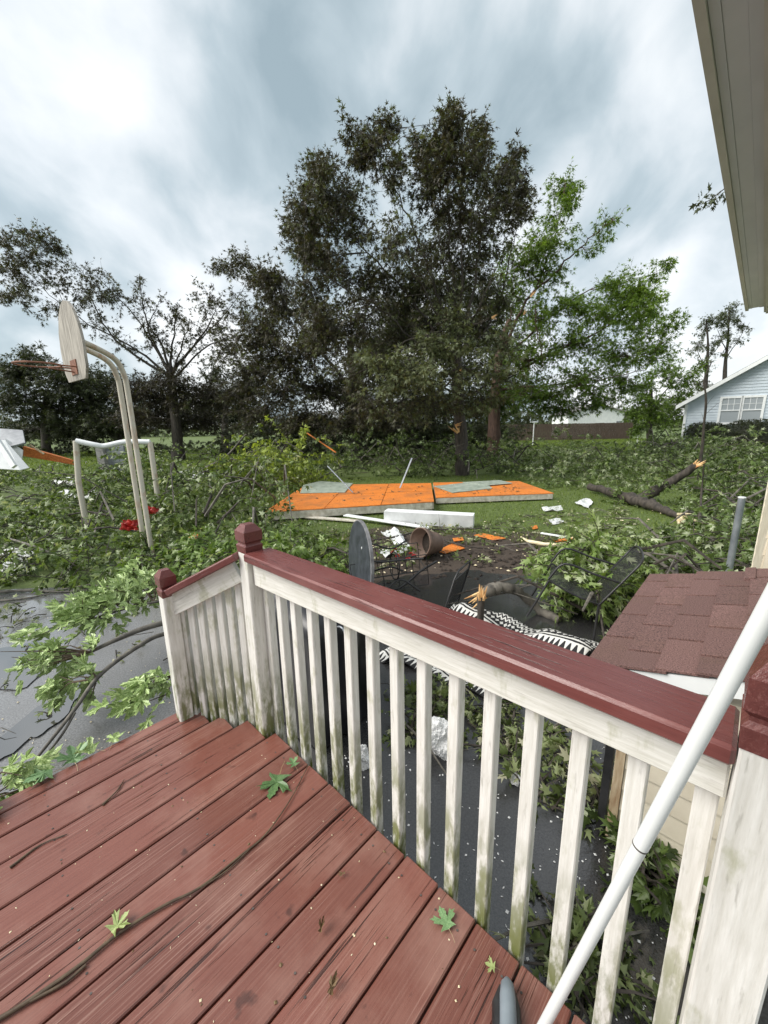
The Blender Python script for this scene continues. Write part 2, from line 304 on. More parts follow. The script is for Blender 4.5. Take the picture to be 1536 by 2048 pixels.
# ------------------------------------------------------------------ mesh helpers
rng = np.random.default_rng(11); random.seed(11)
def tag(o, label=None, cat=None, group=None, kind=None):
    if label: o['label'] = label
    if cat: o['category'] = cat
    if group: o['group'] = group
    if kind: o['kind'] = kind
    return o
def empty(name, loc=(0, 0, 0), label=None, cat=None, group=None):
    o = bpy.data.objects.new(name, None); o.empty_display_size = 0.1; COL.objects.link(o); o.location = loc
    return tag(o, label, cat, group)
def local(o, parent):           # keep world coordinates of a mesh built in world space under a placed parent
    o.parent = parent
    if parent is not None:
        t = parent.location.copy(); p = parent.parent
        while p is not None: t += p.location; p = p.parent
        if not o.get('_loc'): o.location = o.location - t
class MB:
    def __init__(s): s.v = []; s.f = []
    def quad(s, *p):
        k = len(s.v); s.v += [tuple(x) for x in p]; s.f.append(tuple(range(k, k + len(p))))
    def box(s, o, ax, ay, az):  # corner o and three edge vectors
        o, ax, ay, az = map(Vector, (o, ax, ay, az)); k = len(s.v)
        for i in (0, 1):
            for j in (0, 1):
                for l in (0, 1): s.v.append(tuple(o + ax * i + ay * j + az * l))
        fl = ax.cross(ay).dot(az) < 0
        for q in ((0, 1, 3, 2), (4, 6, 7, 5), (0, 4, 5, 1), (2, 3, 7, 6), (0, 2, 6, 4), (1, 5, 7, 3)):
            q = q[::-1] if fl else q
            s.f.append(tuple(k + x for x in q))
    def cbox(s, c, hx, hy, hz):
        c = Vector(c); hx, hy, hz = Vector(hx), Vector(hy), Vector(hz); s.box(c - hx - hy - hz, hx * 2, hy * 2, hz * 2)
    def tube(s, pts, rad, n=6, cap=True):
        pts = [Vector(p) for p in pts]; m = len(pts)
        if not hasattr(rad, '__len__'): rad = [rad] * m
        k = len(s.v); ref = None
        for i in range(m):
            t = (pts[min(i + 1, m - 1)] - pts[max(i - 1, 0)])
            if t.length < 1e-9: t = Vector((0, 0, 1))
            t.normalize()
            if ref is None: ref = t.orthogonal().normalized()
            else:
                ref = ref - t * ref.dot(t)
                ref = t.orthogonal().normalized() if ref.length < 1e-6 else ref.normalized()
            w = t.cross(ref)
            for j in range(n):
                a = 2 * math.pi * j / n
                s.v.append(tuple(pts[i] + (ref * math.cos(a) + w * math.sin(a)) * rad[i]))
        for i in range(m - 1):
            for j in range(n):
                a = k + i * n + j; b = k + i * n + (j + 1) % n
                s.f.append((a, b, b + n, a + n))
        if cap:
            e = len(s.v); s.v += s.v[k:k + n] + s.v[k + (m - 1) * n:k + m * n]
            s.f.append(tuple(e + j for j in reversed(range(n)))); s.f.append(tuple(e + n + j for j in range(n)))
    def poly_prism(s, pts, off):   # planar outline pts extruded by off
        pts = [Vector(p) for p in pts]; off = Vector(off); k = len(s.v); n = len(pts)
        s.v += [tuple(p) for p in pts] + [tuple(p + off) for p in pts]
        s.f.append(tuple(range(k + n - 1, k - 1, -1))); s.f.append(tuple(range(k + n, k + 2 * n)))
        for i in range(n):
            j = (i + 1) % n; s.f.append((k + i, k + j, k + n + j, k + n + i))
    def build(s, name, mat, parent=None, smooth=False, bevel=0.0, fix=True):
        me = bpy.data.meshes.new(name); me.from_pydata(s.v, [], s.f)
        if fix or bevel:
            bm = bmesh.new(); bm.from_mesh(me)
            if bevel: bmesh.ops.bevel(bm, geom=list(bm.edges), offset=bevel, segments=1, profile=0.5, affect='EDGES')
            bmesh.ops.recalc_face_normals(bm, faces=bm.faces); bm.to_mesh(me); bm.free()
        if smooth: me.polygons.foreach_set('use_smooth', [True] * len(me.polygons))
        me.materials.append(M[mat] if isinstance(mat, str) else mat); me.update()
        o = bpy.data.objects.new(name, me); COL.objects.link(o)
        if parent is not None: local(o, parent)
        return o
def centre(o):                  # move the origin to the bottom centre of a mesh object
    me = o.data; n = len(me.vertices); a = np.empty(n * 3, 'f'); me.vertices.foreach_get('co', a); a = a.reshape(-1, 3)
    c = np.array([(a[:, 0].min() + a[:, 0].max()) / 2, (a[:, 1].min() + a[:, 1].max()) / 2, a[:, 2].min()])
    a -= c; me.vertices.foreach_set('co', a.ravel()); me.update(); o.location = Vector(c) + o.location; return o
def smooth_path(pts, k=4):      # Catmull-Rom through points (with radii as 4th entry)
    P = [np.array(tuple(p), float) for p in pts]; P = [2 * P[0] - P[1]] + P + [2 * P[-1] - P[-2]]; o = []
    for i in range(1, len(P) - 2):
        for j in range(k):
            t = j / k
            o.append(0.5 * ((2 * P[i]) + (-P[i-1] + P[i+1]) * t + (2*P[i-1] - 5*P[i] + 4*P[i+1] - P[i+2]) * t*t + (-P[i-1] + 3*P[i] - 3*P[i+1] + P[i+2]) * t**3))
    o.append(P[-2]); return o

# leaf templates: stalk at the origin, tip along +Y, unit length
def leaf_template(kind):
    if kind == 'far':
        v = [(-.13, .22), (.13, .22), (0, 1), (0, .05), (.2, .42), (.6, .62), (0, .05), (-.6, .62), (-.2, .42), (-.12, .02), (.5, .12), (0, .3), (-.5, .12)]
        f = [(0, 1, 2), (3, 4, 5), (6, 7, 8), (9, 10, 11), (3, 11, 12)]
    else:
        half = [(.02, .02), (.42, .10), (.2, .27), (.34, .33), (.66, .50), (.46, .54), (.52, .74), (.22, .52), (.2, .64), (.14, .82)]
        o = half + [(0, 1.0)] + [(-x, y) for x, y in reversed(half)]
        if kind == 'mid':
            half = [(.02, .02), (.38, .09), (.2, .28), (.52, .64), (.18, .5)]
            o = half + [(0, 1.0)] + [(-x, y) for x, y in reversed(half)]
        v = [(0, .3)] + o; f = [(0, i, i + 1) for i in range(1, len(o))] + [(0, len(o), 1)]
    a = np.array([(x, y, -0.34 * abs(x) - 0.22 * y * y) for x, y in v])
    return a, f
TPL = {k: leaf_template(k) for k in ('far', 'mid', 'near')}
def unit(a): return a / np.maximum(np.linalg.norm(a, axis=-1, keepdims=True), 1e-9)
def leaves_object(name, kind, pos, axis, normal, size, tint, mat, parent=None):
    tv, tf = TPL[kind]; n = len(pos); y = unit(np.asarray(axis, float)); z = unit(normal - (normal * y).sum(1, keepdims=True) * y); x = np.cross(y, z) * rng.uniform(.5, 1.0, (n, 1))
    s = np.asarray(size).reshape(-1, 1, 1)
    V = np.asarray(pos)[:, None, :] + s * (tv[None, :, 0:1] * x[:, None] + tv[None, :, 1:2] * y[:, None] + tv[None, :, 2:3] * z[:, None])
    m = len(tv); Fc = (np.array(tf)[None] + (np.arange(n) * m)[:, None, None]).reshape(-1, 3)
    me = bpy.data.meshes.new(name); me.vertices.add(n * m); me.vertices.foreach_set('co', V.astype('f').ravel())
    nf = len(Fc); me.loops.add(nf * 3); me.loops.foreach_set('vertex_index', Fc.astype('i').ravel())
    me.polygons.add(nf); me.polygons.foreach_set('loop_start', np.arange(0, nf * 3, 3, dtype='i'))
    at = me.attributes.new('tint', 'FLOAT', 'POINT'); at.data.foreach_set('value', np.repeat(np.clip(tint, 0, 1), m).astype('f'))
    me.materials.append(M[mat]); me.update(calc_edges=True)
    o = bpy.data.objects.new(name, me); COL.objects.link(o)
    if parent is not None: local(o, parent)
    return o
class LeafSet:
    def __init__(s): s.p = []; s.a = []; s.n = []; s.s = []; s.t = []
    def add(s, p, a, n, sz, t): s.p.append(p); s.a.append(a); s.n.append(n); s.s.append(sz); s.t.append(t)
    def obj(s, name, kind, mat, parent=None):
        return leaves_object(name, kind, np.concatenate(s.p), np.concatenate(s.a), np.concatenate(s.n), np.concatenate(s.s), np.concatenate(s.t), mat, parent)
def rnd_unit(n): return unit(rng.normal(size=(n, 3)))
def leaves_on_twig(LS, pts, n, size, tint, start=0.25, spread=0.06, droop=0.35, tvar=0.2):
    P = np.array([tuple(p)[:3] for p in pts]); t = start + (1 - start) * rng.random(n) ** 0.8
    idx = t * (len(P) - 1); i0 = np.minimum(idx.astype(int), len(P) - 2); w = (idx - i0)[:, None]
    pos = P[i0] * (1 - w) + P[i0 + 1] * w; tan = unit(P[i0 + 1] - P[i0])
    ax = unit(rnd_unit(n) * 0.9 + tan * 0.55 + np.array([0, 0, -droop]))
    nor = unit(rnd_unit(n) * 0.75 + np.array([0, 0, 0.75])); nor = nor + 1e-3
    LS.add(pos + ax * spread * rng.random((n, 1)), ax, nor, size * rng.uniform(.55, 1.3, n), tint + rng.normal(0, tvar, n))

# ------------------------------------------------------------------ setting: ground, driveway
def sheet(name, pts, mat, z, jag=0.0, sub=1):
    P = []
    for i in range(len(pts)):
        a = Vector(pts[i]); b = Vector(pts[(i + 1) % len(pts)])
        for j in range(sub):
            c = a.lerp(b, j / sub); P.append((c.x + rng.normal(0, jag), c.y + rng.normal(0, jag), z))
    m = MB(); m.v = P; m.f = [tuple(range(len(P)))]
    o = m.build(name, mat); tag(o, kind='structure'); return o
sheet('ground', [(-900, -300), (900, -300), (900, 1500), (-900, 1500)], 'lawn', 0.0)
sheet('driveway', [(-14, -6), (-.9, -6), (-1.1, 2.2), (-1.3, 3.6), (-1.2, 4.9), (-2.2, 5.0), (-5.2, 5.0), (-9, 5.3), (-14, 5.6)], 'asphalt', 0.004, 0.03, 8)
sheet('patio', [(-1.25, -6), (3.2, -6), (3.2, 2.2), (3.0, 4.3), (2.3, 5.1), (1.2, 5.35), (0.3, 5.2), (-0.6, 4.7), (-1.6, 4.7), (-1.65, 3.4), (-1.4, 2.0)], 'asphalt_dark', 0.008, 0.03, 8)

q = MatB('water'); q.bump(q.noise(3, 3), .06, .02); M['water'] = q.done((0.035, 0.036, 0.036, 1), 0.04, 0, 1.0)
q.b.inputs['Coat Weight'].default_value = 1.0; q.b.inputs['Coat Roughness'].default_value = 0.03; q.b.inputs['Coat IOR'].default_value = 2.0
def puddle(c, rx, ry, seed):
    P = []
    for i in range(60):
        t = 2 * math.pi * i / 60; k = 1 + .55 * noise.noise(Vector((math.cos(t) * 1.4, math.sin(t) * 1.4, seed))) + .2 * noise.noise(Vector((math.cos(t) * 4, math.sin(t) * 4, seed)))
        P.append((c.x + rx * k * math.cos(t), c.y + ry * k * math.sin(t), .0075))
    m = MB(); m.v = [(a, b, .0118 + .0007 * seed) for a, b, c_ in P]; m.f = [tuple(range(60))]; tag(m.build('puddle', 'water'), kind='structure')
puddle(G(10, 1335), .50, .36, 1.7); puddle(G(95, 1430), .16, .42, 5.2); puddle(G(1120, 1165), .35, .22, 8.1)

# ------------------------------------------------------------------ deck
deck = empty('deck', AB(-0.4, -1.0, 0), 'red-brown painted plank deck, wet, strewn with leaves and a long twig', 'deck')
SEAMS = [-2.145, -2.062, -1.935, -1.80, -1.61, -1.466, -1.32, -1.175, -1.03, -.878, -.735, -.59, -.446, -.30, -.155, -.01, .135]
ENDS = {0: .59, 1: .672, 2: .738, 3: .815}
for i in range(len(SEAMS) - 1):
    b0, b1 = SEAMS[i] + .0035, SEAMS[i + 1] - .0035
    a0, a1 = -2.4, ENDS.get(i, .866 + rng.uniform(-.003, .003))
    m = MB(); L_ = a1 - a0; hw = (b1 - b0) / 2
    m.box((0, -hw, -.036), (L_, 0, 0), (0, 2 * hw, 0), (0, 0, .036))
    o = m.build('board', 'deck_paint', bevel=.004)
    o.rotation_euler = (rng.uniform(-.004, .004), 0, ANG)
    o.location = AB(a0, (b0 + b1) / 2, DZ + rng.uniform(-.0012, .0012)); local(o, deck)
m = MB()
for i in range(1, len(SEAMS) - 1):
    for aj in (.80, .40, .0, -.40):
        if aj > ENDS.get(i, .866) - .03: continue
        for fb in (.2, .8):
            c = AB(aj + rng.uniform(-.006, .006), SEAMS[i] + (SEAMS[i + 1] - SEAMS[i]) * fb + rng.uniform(-.004, .004), DZ + .0006); m.tube([c, c + Vector((0, 0, .0012))], .0034, 7)
o = m.build('screw_heads', 'dark_joint', deck); o['kind'] = 'stuff'
m = MB()
m.box(AB(.80, -1.6, .36), E2 * 1.72, E1 * .036, (0, 0, .152)); o = m.build('rim_joist', 'rail_paint', deck)
m = MB(); m.box(AB(-2.4, -2.10, .36), E1 * 2.95, E2 * .036, (0, 0, .152)); m.build('rim_joist', 'rail_paint', deck)
for bj in (-1.95, -1.2, -.5, .08):
    for aj in (-2.2, -.6, .45 if bj < -1.9 else .72):
        m = MB(); m.box(AB(aj, bj, -.05), E1 * .09, E2 * .09 if bj < 0 else E2 * .045, (0, 0, .555)); m.build('support_post', 'rail_paint', deck)

# ------------------------------------------------------------------ railing
rail = empty('deck_railing', AB(.86, -.8, DZ), 'white baluster railing with maroon cap rail along the deck edge', 'railing')
def rz(b, zT, zN): t = (b + 1.70) / 1.75; return zT + (zN - zT) * t
def newel(name, a, b, z0, ztop, s, parent, capz):
    m = MB(); m.box(AB(a - s / 2, b - s / 2, z0), E1 * s, E2 * s, (0, 0, ztop - z0))
    p = m.build(name, 'white_wood', parent, bevel=.004)
    m = MB(); h = capz - ztop
    def ring(z, k): return [AB(a + sx * k, b + sy * k, z) for sx, sy in ((-1, -1), (1, -1), (1, 1), (-1, 1))]
    prof = [(ztop - .002, s * .52), (ztop + h * .24, s * .55), (ztop + h * .30, s * .46), (ztop + h * .35, s * .46), (ztop + h * .42, s * .56), (ztop + h * .76, s * .56), (ztop + h, s * .28)]
    rings = [ring(*x) for x in prof]
    for r0, r1 in zip(rings, rings[1:]):
        for i in range(4): m.quad(r0[i], r0[(i + 1) % 4], r1[(i + 1) % 4], r1[i])
    m.quad(*rings[-1]); m.quad(*reversed(rings[0]))
    m.build('post_cap', 'rail_paint', p)
    return p
newel('newel_post', .855, -1.672, .3, 1.515, .080, rail, 1.645)
newel('newel_post', .845, .092, .3, 1.552, .094, rail, 1.72)
newel('newel_post', .60, -2.075, .3, 1.262, .068, rail, 1.395)
def rail_piece(name, p, q_, wdir, w, h, mat, bev):   # a bar from p to q_, local X along its length so that the grain follows it
    p, q_, wdir = Vector(p), Vector(q_), Vector(wdir).normalized(); x = (q_ - p).normalized(); z = Vector((0, 0, 1)); z = (z - x * z.dot(x)).normalized(); y = z.cross(x)
    sg = 1 if y.dot(wdir) > 0 else -1
    m = MB(); m.box((0, 0, 0), ((q_ - p).length, 0, 0), (0, w * sg, 0), (0, 0, h)); o = m.build(name, mat, None, bevel=bev)
    o.rotation_euler = Matrix((tuple(x), tuple(y), tuple(z))).transposed().to_euler(); o.location = p; local(o, rail); return o
# cap rail and band between the tall posts
bl, br = -1.626, .043
cap = MB()
o0 = AB(.795, bl, rz(bl, 1.482, 1.506)); o1 = AB(.795, br, rz(br, 1.482, 1.506))
rail_piece('cap_rail', o0, o1, E1, .138, .04, 'rail_paint', .007)
band = MB(); o0 = AB(.838, bl, rz(bl, 1.355, 1.408)); o1 = AB(.838, br, rz(br, 1.355, 1.408))
rail_piece('rail_band', o0, o1, E1, .034, .112, 'white_band', .004)
for i in range(15):
    b = -1.612 + .1168 * i + rng.uniform(-.002, .002); zt = rz(b, 1.40, 1.45); k = .0188
    if b > .02: b = .022
    m = MB(); tl = rng.uniform(-.004, .004)
    m.box(AB(.876, b - k, DZ - .13), E1 * .037, E2 * 2 * k, E2 * tl + Vector((0, 0, zt - DZ + .13)))
    m.build('baluster', 'white_wood', rail, bevel=.003)
# raking side section
S0 = AB(.60, -2.075, 0); T0 = AB(.855, -1.672, 0); dST = (T0 - S0); lST = dST.length; dn = dST.normalized(); pn = Vector((dn.y, -dn.x, 0))
def rake(t, z0, z1): return z0 + (z1 - z0) * t
a_, b_ = S0 + dn * .036, T0 - dn * .046
za, zb = 1.272, 1.478
cap = MB(); p = a_ + pn * .05 + Vector((0, 0, za)); q_ = b_ + pn * .05 + Vector((0, 0, zb)); rail_piece('cap_rail', p, q_, -pn, .10, .034, 'rail_paint', .005)
band = MB(); p = a_ + pn * .012 + Vector((0, 0, za - .118)); q_ = b_ + pn * .012 + Vector((0, 0, zb - .118)); rail_piece('rail_band', p, q_, -pn, .03, .108, 'white_band', .003)
for i in range(8):
    t = (i + .75) / 8.5; c = S0 + dST * t; zt = rake(t, za, zb) - .06; k = .018
    m = MB(); m.box(c - pn * .020 - dn * k + Vector((0, 0, DZ - .14)), dn * 2 * k, -pn * .034, (0, 0, zt - DZ + .14)); m.build('baluster', 'white_wood', rail, bevel=.003)

# ------------------------------------------------------------------ porch roof over the camera and house wing
roof = empty('porch_roof', AB(2.0, .6, 2.9), 'beige porch eave with gutter and grey soffit overhead at the right edge', 'porch roof')
A0, A1 = -2.5, 4.93
m = MB(); m.box(AB(A0, -.245, 2.995), E1 * (A1 - A0), E2 * .022, (0, 0, .17)); m.build('fascia', 'gutter', roof)
m = MB()
prof = [(-.262, 3.16), (-.268, 3.09), (-.255, 3.045), (-.2475, 3.01), (-.2475, 3.16)]
m.poly_prism([AB(A0, b, z) for b, z in prof], E1 * (A1 - A0 - .01)); m.build('gutter', 'gutter', roof)
x = -.222
for k, w in enumerate((.022, .045, .03)):
    m = MB(); m.box(AB(A0, x + .0004, 3.006 + .003 * (k % 2)), E1 * (A1 - A0 - .02), E2 * (w - .0008), (0, 0, .012)); m.build('soffit_panel', 'soffit', roof); x += w
m = MB(); m.box(AB(A0, -.125, 2.985), E1 * (A1 - A0 + .12), E2 * .012, (0, 0, .15)); m.build('frieze_board', 'gutter', roof)
k = 0; a = A0
m = MB()
while a < A1 + .1:
    m.box(AB(a + .002, -.112, 2.974), E1 * .036, E2 * .10, (0, 0, .02)); a += .04
m.build('ceiling_strips', 'gutter', roof); roof.children[-1]['kind'] = 'stuff'
m = MB(); m.poly_prism([AB(A0, -.25, 3.17), AB(A0, 1.6, 3.75), AB(A0, 1.6, 3.71), AB(A0, -.2, 3.13)], E1 * (A1 - A0 + .1)); m.build('roof_deck', 'shingle', roof)
m = MB(); m.box(AB(A0, .30, 2.3), E1 * .1, E2 * .1, (0, 0, .7)); m.build('porch_beam', 'cream_trim', roof)
for aa in (-2.3, 1.5, 4.6):
    m = MB(); m.box(AB(aa, .62, 0 if aa > 1 else DZ), E1 * .1, E2 * .1, (0, 0, 3.0 if aa > 1 else 3.0 - DZ)); m.build('roof_post', 'cream_trim', roof)
m = MB(); m.box(AB(A0, .58, 2.98), E1 * (A1 - A0), E2 * .18, (0, 0, .2)); m.build('porch_beam', 'cream_trim', roof)

wing = empty('house_wall', AB(3.4, .3, 0), 'cream corner of the house wall behind the shingled lean-to', 'wall')
m = MB(); m.box(AB(3.35, .124, -.05), E1 * 1.65, E2 * .3, (0, 0, 2.6)); m.build('wall_core', 'beige_siding', wing)
z = 0.0
while z < 2.5:
    m = MB(); o = AB(3.36, .110, z); m.poly_prism([o, o + E2 * .0135, o + E2 * .0135 + Vector((0, 0, .11)), o + E2 * .008 + Vector((0, 0, .11))], E1 * 1.56); m.build('siding_board', 'beige_siding', wing); z += .112
m = MB(); m.box(AB(4.925, .106, -.02), E1 * .08, E2 * .018, (0, 0, 2.55)); m.build('corner_trim', 'cream_trim', wing)

# ------------------------------------------------------------------ shingled lean-to
shed = empty('lean_to', AB(2.6, -.1, 0), 'low cream-sided lean-to with a maroon shingle roof beside the railing', 'lean-to')
AF, ABk = 1.93, 3.27; BW = .11
def roofz(b): return .985 + (b + .425) * .31
m = MB(); m.box(AB(AF, -.30, .03), E1 * (ABk - AF - .05), E2 * .40, (0, 0, .94)); m.build('wall_core', 'beige_siding', shed)
z = .10
while z < .93:
    m = MB(); h = min(.118, .96 - z); o = AB(AF - .016, -.258, z)
    m.poly_prism([o, o + E1 * .0145, o + E1 * .0145 + Vector((0, 0, h)), o + E1 * .010 + Vector((0, 0, h))], E2 * .36); m.build('siding_board', 'beige_siding', shed); z += .12
m = MB(); m.box(AB(AF - .022, -.30, .03), E1 * .02, E2 * .04, (0, 0, .93)); m.build('corner_board', 'raw_wood', shed)
m = MB(); m.box(AB(AF - .03, -.258, .055), E1 * .028, E2 * .36, (0, 0, .042)); m.build('bottom_trim', 'cream_trim', shed)
m = MB(); m.box(AB(AF - .02, -.345, .004), E1 * .035, E2 * .036, (0, 0, .95)); m.build('downspout', 'black_metal', shed)
sl = (E2 + Vector((0, 0, .31))).normalized(); up = E1.cross(sl); up = up if up.z > 0 else -up
m = MB(); o = AB(AF - .075, -.425, roofz(-.425) - .03); m.box(o, E1 * (ABk - AF + .08), sl * ((BW + .425) * 1.035), up * .018); m.build('roof_sheathing', 'raw_wood', shed)
m = MB(); o = AB(AF - .094, -.425, roofz(-.425) - .085); m.box(o, E1 * .018, sl * ((BW + .425) * 1.035), up * .068); m.build('rake_board', 'white_trim', shed)
m = MB(); o = AB(AF - .074, -.441, roofz(-.441) - .075); m.box(o, E1 * (ABk - AF + .07), E2 * .015, (0, 0, .06)); m.build('eave_board', 'white_trim', shed)
tile = MB(); tw, th = .298, .175; tile.box((0, 0, 0), (tw, 0, 0), (0, th, 0), (0, 0, .013)); tile_o = tile.build('shingle_tab', 'shingle', bevel=.0015)
tile_me = tile_o.data; bpy.data.objects.remove(tile_o)
Rm = Matrix((tuple(-E1), tuple(sl), tuple((-E1).cross(sl)))).transposed()
nrow = 5
for rI in range(nrow):
    a = AF - .105 - (.15 if rI % 2 else 0.0) + rng.uniform(-.01, .01)
    while a < ABk + .0:
        s0 = max(a, AF - .105); s1 = min(a + tw, ABk + .01)
        if s1 - s0 > .03:
            o = bpy.data.objects.new('shingle_tab', tile_me); COL.objects.link(o)
            pos = AB(s1, -.448, roofz(-.448)) + sl * (.137 * rI) + up * (-.008 + .0065 * rI * .25)
            tiltm = Matrix.Rotation(-.055, 3, 'X')
            o.rotation_mode = 'XYZ'; o.rotation_euler = (Rm @ tiltm).to_euler(); o.location = pos + up * .006
            o.scale = ((s1 - s0) / tw, 1, 1); local(o, shed)
        a += tw + .022
m = MB(); o = AB(3.05, BW - .06, roofz(BW - .06) + .004); m.box(o, E1 * .23, sl * .05, up * .02); m.build('ridge_flashing', 'shingle', shed)

# ------------------------------------------------------------------ pole and tool on deck
R0 = .0112
pA = Vector((0, 0, H)) + ray(1089, 2048) * .87; pB = Vector((0, 0, H)) + ray(1492, 1300) * .54
dirp = (pB - pA).normalized(); bot = pA - dirp * ((pA.z - DZ - .006) / dirp.z); end = pB + dirp * .34
pole = empty('white_pole', bot, 'long white plastic pole with a dark joint ring leaning across the railing', 'pole')
pj = Vector((0, 0, H)) + ray(1307, 1653) * .71; L_j = (pj - bot).dot(dirp)
m = MB(); m.tube([bot, bot + dirp * L_j], R0, 24); m.build('lower_tube', 'white_plastic', pole, True)
m = MB(); m.tube([bot + dirp * L_j, bot + dirp * (L_j + .003)], R0 + .0012, 24); m.build('joint_ring', 'dark_joint', pole, True)
m = MB(); m.tube([bot + dirp * (L_j + .003), end], R0 + .0008, 24); m.build('upper_tube', 'white_plastic', pole, True)
h0 = G(1014, 1962, DZ + .02); h1 = G(1020, 2200, DZ + .02)
tool = empty('tool_handle', h0, 'grey and black rounded tool handle lying on the deck boards', 'tool')
d = (h1 - h0).normalized(); w = Vector((d.y, -d.x, 0))
m = MB(); m.tube([h0 + Vector((0,0,.012)), h0 + d * .012 + Vector((0,0,.012)), h0 + d * .04 + Vector((0,0,.012)), h0 + d * .2 + Vector((0,0,.010))], [.006, .017, .021, .023], 14); m.build('grip', 'grey_plastic', tool, True)
m = MB(); m.tube([h0 + d * .012 - w * .012 - Vector((0, 0, .004)), h0 + d * .05 - w * .018 - Vector((0, 0, .002)), h0 + d * .2 - w * .018 - Vector((0, 0, .002))], [.008, .016, .017], 10)
m.tube([h0 + d * .014 + w * .014 - Vector((0, 0, .004)), h0 + d * .05 + w * .024 - Vector((0, 0, .002)), h0 + d * .2 + w * .024 - Vector((0, 0, .002))], [.008, .016, .017], 10); m.build('grip_backing', 'black_metal', tool, True)

# ------------------------------------------------------------------ leaves and twigs on the deck
def near_leaf_mesh(mat, seed, fold=1.0):
    r = random.Random(seed); half = [(.02, .0), (.10, .02), (.30, .03), (.48, .0), (.36, .12), (.22, .23), (.28, .30), (.44, .36), (.60, .44), (.54, .53), (.70, .68), (.48, .63), (.47, .78), (.34, .62), (.17, .46), (.15, .55), (.22, .67), (.14, .74), (.17, .86), (.07, .91)]
    o = [(x * r.uniform(.85, 1.1), y * r.uniform(.95, 1.05)) for x, y in half] + [(0, 1.02)] + [(-x * r.uniform(.85, 1.1), y * r.uniform(.95, 1.05)) for x, y in reversed(half)]
    c = (0, .30); mm = MB()
    def z(x, y): return fold * (.10 * abs(x) + .09 * math.sin(3.2 * y + seed) * y + .05 * math.sin(7 * x + seed * 2))
    mm.v = [(c[0], c[1], z(*c))] + [(x, y, z(x, y)) for x, y in o]
    mid = len(mm.v); mm.f = [(0, i, i + 1) for i in range(1, len(o))] + [(0, len(o), 1)]
    ob = mm.build('leaf', mat, fix=False); me = ob.data; bpy.data.objects.remove(ob); return me
STALK = MB(); STALK.tube([(0, .02, 0), (.03, -.25, .01), (.01, -.55, .0)], [.013, .010, .012], 5)
so = STALK.build('stalk', 'leaf_stalk'); stalk_me = so.data; bpy.data.objects.remove(so)
def deck_leaf(u, v, size, rot, mat, label, seed, tilt=.1, fold=1.0):
    p = G(u, v, DZ + .012); o = empty('maple_leaf', p, label, 'leaf', 'loose leaves on the deck')
    o.rotation_euler = (tilt, 0, rot); o.scale = (size * (.4 if 'brown' in mat else 1.0), size, size)
    b = bpy.data.objects.new('blade', near_leaf_mesh(mat, seed, fold)); COL.objects.link(b); b.parent = o
    s = bpy.data.objects.new('stalk', stalk_me); COL.objects.link(s); s.parent = o
deck_leaf(898, 1858, .062, .35, 'leaf_single', 'flat pale green maple leaf near the balusters', 3, .05, .5)
deck_leaf(560, 1548, .115, 3.0, 'leaf_single_dark', 'dark green curled maple leaf beside the twig end', 5, -.12, .8)
deck_leaf(590, 1532, .05, .7, 'leaf_single', 'small green leaf touching the railing foot', 8, .3, 1.2)
deck_leaf(222, 1865, .058, -.5, 'leaf_single_yellow', 'yellow-green folded leaf lying across the long twig', 9, .35, 1.8)
deck_leaf(640, 1865, .04, -.25, 'leaf_single_brown', 'small brownish curled leaf with a long pale stalk', 12, .4, 2.2)
deck_leaf(660, 1990, .05, -.3, 'leaf_single_brown', 'narrow brown dry leaf at the bottom of the deck', 14, .3, 2.0)
deck_leaf(990, 1935, .028, 1.2, 'leaf_single_yellow', 'tiny ochre scrap of leaf beside the grey handle', 15, .1, .6)
deck_leaf(690, 1745, .03, 1.9, 'leaf_single_brown', 'tiny brown leaf scrap in the middle of the deck', 17, .1, .8)
for i, (u, v, s, r_, lab) in enumerate([(150, 1525, .10, .8, 'crumpled green leaf at the deck edge, lower of the heap'), (190, 1500, .09, 1.6, 'crumpled green leaf at the deck edge, topmost of the heap'), (105, 1545, .10, 2.4, 'crumpled pale leaf at the deck edge next to the drooping foliage'), (225, 1485, .07, .2, 'small green leaf at the deck edge nearest the railing')]):
    deck_leaf(u, v, s, r_, 'leaf_branch' if i % 2 else 'leaf_single', lab, 30 + i, .2, 2.0)
def px_path(pts, z, k=5): return [Vector(p) for p in smooth_path([tuple(G(u, v, z)) for u, v in pts], k)]
tw = empty('fallen_twig', G(300, 1850, DZ), 'long thin dark twig lying diagonally across the deck boards', 'twig')
m = MB(); pth = px_path([(-40, 2060), (60, 2000), (160, 1930), (240, 1865), (330, 1810), (400, 1775), (480, 1712), (530, 1670), (580, 1600), (616, 1532)], DZ + .009); m.tube(pth, [.0065 - .0045 * i / (len(pth) - 1) for i in range(len(pth))], 6); m.build('stem', 'stem_brown', tw, True)
m = MB(); pth = px_path([(400, 1777), (455, 1740), (510, 1688)], DZ + .008); m.tube(pth, .0028, 5); m.build('side_shoot', 'stem_brown', tw, True)
m = MB(); pth = px_path([(60, 2003), (130, 1965), (172, 1930)], DZ + .008); m.tube(pth, .0045, 5); m.build('side_shoot', 'stem_brown', tw, True)
for pts, lab in [([(20, 1735), (80, 1690), (135, 1668)], 'thin dark twig on the outer deck boards'), ([(205, 1610), (235, 1580), (250, 1556)], 'short curved stick on the outer deck boards')]:
    m = MB(); pp = px_path(pts, DZ + .005); m.tube(pp, [.005 - .0038 * i / (len(pp) - 1) + .0005 * rng.normal() for i in range(len(pp))], 6); o = m.build('small_stick', 'stem_brown', None, True); centre(o); tag(o, lab, 'stick')
